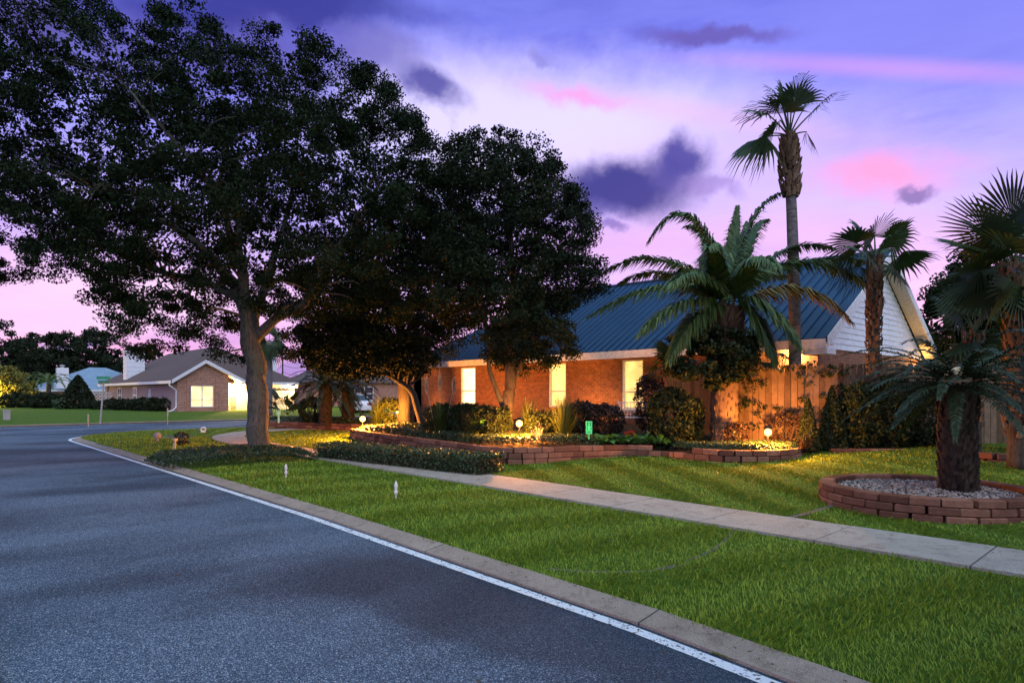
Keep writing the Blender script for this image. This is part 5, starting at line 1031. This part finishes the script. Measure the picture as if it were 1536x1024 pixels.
off = vmath('ADD', vmath('SCALE', vmath('SUBTRACT', nz.outputs['Color'], (.5, .5, .5)), sc=.11), vmath('SCALE', vmath('SUBTRACT', nz2.outputs['Color'], (.5, .5, .5)), sc=.05)); Dd = vmath('ADD', D, off)
sx = N(nt, 'ShaderNodeSeparateXYZ'); nt.links.new(D, sx.inputs[0]); el = sx.outputs[2]
SKY = [(0.0, (.74, .34, .62)), (.06, (.92, .46, .82)), (.14, (.86, .52, .96)), (.24, (.54, .43, 1.0)), (.34, (.33, .32, 1.0)), (.44, (.20, .21, .88)), (.54, (.16, .19, .74)), (.66, (.26, .48, .80)), (1, (.38, .74, 1.02))]
col = ramp(nt, el, SKY)
mp = N(nt, 'ShaderNodeMapping'); mp.inputs['Scale'].default_value = (1.6, 1.6, 7); nt.links.new(D, mp.inputs[0])
wis = noise_(nt, mp.outputs[0], 2.6, 9, .62); col = mixc(nt, .75, col, ramp(nt, wis, [(.32, (.66, .64, .86)), (.5, (1, 1, 1)), (.68, (1.22, 1.2, 1.1))]), 'MULTIPLY')
def blob(col, px, py, rx, ry, c, amt=1.0, slope=0, soft=(1.3, .35), dd=True):
    c0 = dirpx(px, py); t1 = unit(dirpx(px+20, py+20*slope)-c0); t2 = unit(np.cross(t1, c0)); 
    if t2[2] < 0: t2 = -t2
    sx_ = np.linalg.norm(dirpx(px+1, py)-c0); sy_ = np.linalg.norm(dirpx(px, py-1)-c0); src = Dd if dd else D
    a = math_(nt, 'DIVIDE', math_(nt, 'SUBTRACT', vmath('DOT_PRODUCT', src, tuple(t1)), float(c0@t1)), float(rx*sx_)); b = math_(nt, 'DIVIDE', math_(nt, 'SUBTRACT', vmath('DOT_PRODUCT', src, tuple(t2)), float(c0@t2)), float(ry*sy_))
    q = math_(nt, 'SQRT', math_(nt, 'ADD', math_(nt, 'MULTIPLY', a, a), math_(nt, 'MULTIPLY', b, b))); front = math_(nt, 'GREATER_THAN', vmath('DOT_PRODUCT', D, tuple(c0)), .2)
    mr = N(nt, 'ShaderNodeMapRange', interpolation_type='SMOOTHSTEP'); nt.links.new(q, mr.inputs[0]); mr.inputs[1].default_value = soft[1]; mr.inputs[2].default_value = soft[0]; mr.inputs[3].default_value = amt; mr.inputs[4].default_value = 0
    return mixc(nt, math_(nt, 'MULTIPLY', mr.outputs[0], front), col, c)
PALE = (.88, .78, 1.12); PINK = (.86, .36, .76); DK = (.028, .028, .26); DK2 = (.05, .045, .33)
col = blob(col, 800, 195, 360, 125, PALE, .78); col = blob(col, 1080, 290, 340, 120, (.74, .54, 1.0), .6); col = blob(col, 120, 455, 300, 60, (.98, .66, .95), .7); col = blob(col, 1420, 40, 300, 90, (.2, .22, .82), .6)
for a in ((870, 127, 62, 13, (.9, .3, .75), .9, .12), (1330, 102, 260, 13, (.74, .34, .86), .5, .05), (1310, 272, 85, 22, (.92, .34, .70), .95, 0), (1420, 240, 60, 14, (.8, .36, .76), .5, 0), (1020, 165, 200, 16, (.82, .5, .9), .5, .15), (1180, 350, 220, 30, (.85, .45, .82), .5, 0), (930, 370, 150, 30, (.86, .45, .82), .6, 0), (60, 520, 160, 14, (.9, .42, .7), .6, 0)):
    col = blob(col, *a, soft=(1.9, 0), dd=a[2] < 100)
for a in ((400, 20, 290, 50, DK, .9, .05), (30, 40, 130, 60, (.09, .07, .28), .85, 0), (300, 90, 260, 60, (.10, .08, .36), .7, .1), (650, 148, 60, 34, DK2, .9, .2), (560, 90, 90, 40, (.12, .1, .4), .6, .2), (935, 282, 112, 54, DK, .98, 0), (1018, 246, 46, 42, DK2, .95, -.3), (880, 320, 70, 22, DK2, .7, 0), (1075, 46, 130, 20, (.13, .09, .42), .85, .12), (810, 75, 22, 14, (.22, .2, .62), .6, 0), (1378, 290, 28, 11, (.16, .12, .42), .85, 0), (915, 350, 26, 9, (.2, .13, .5), .8, 0), (110, 503, 60, 10, (.26, .22, .6), .85, 0), (440, 545, 70, 22, (.2, .18, .6), .7, 0), (1060, 290, 50, 14, (.28, .18, .58), .6, .2)):
    col = blob(col, *a)
ed = N(nt, 'ShaderNodeMapRange', interpolation_type='SMOOTHSTEP'); nt.links.new(vmath('DOT_PRODUCT', D, tuple(unit(np.array([.85, -.3, .42])))), ed.inputs[0]); ed.inputs[1].default_value = .55; ed.inputs[2].default_value = .95
col = mixc(nt, ed.outputs[0], col, (1.25, 1.4, 1.9))  # bright sky patch out of view, added to light the gable siding
sky = N(nt, 'ShaderNodeTexSky', sky_type='NISHITA'); sky.sun_disc = False; sky.sun_elevation = math.radians(2); sky.sun_rotation = math.radians(-20)
nsk = N(nt, 'ShaderNodeVectorMath', operation='SCALE'); nt.links.new(sky.outputs[0], nsk.inputs[0]); nsk.inputs['Scale'].default_value = .012
tot = N(nt, 'ShaderNodeVectorMath', operation='ADD'); nt.links.new(col, tot.inputs[0]); nt.links.new(nsk.outputs[0], tot.inputs[1])
nt.links.new(tot.outputs[0], bg.inputs[0]); bg.inputs[1].default_value = 1.12
sun = bpy.data.lights.new('sun', 'SUN'); sun.energy = .75; sun.angle = math.radians(35); sun.color = (1, .96, .84); so = bpy.data.objects.new('sun', sun); C.objects.link(so)
so.rotation_euler = Vector((-.15, .45, -1)).to_track_quat('-Z', 'Y').to_euler()
# ------------------------------------------------------------------ camera
cd = bpy.data.cameras.new('camera'); cd.sensor_width = 36; cd.lens = 36*F/1536; cd.shift_y = (HZ-512)/1536; cd.clip_end = 3000; cd.clip_start = .05
co = bpy.data.objects.new('camera', cd); C.objects.link(co); co.location = (0, 0, H); co.rotation_euler = (math.pi/2, 0, math.atan2(CS, SN)); S.camera = co
S.view_settings.view_transform = 'Standard'; S.view_settings.look = 'None'; S.view_settings.exposure = 0; S.view_settings.gamma = 1
S.cycles.use_denoising = True; S.cycles.max_bounces = 6; S.cycles.diffuse_bounces = 3; S.cycles.transparent_max_bounces = 8; S.cycles.sample_clamp_indirect = 4
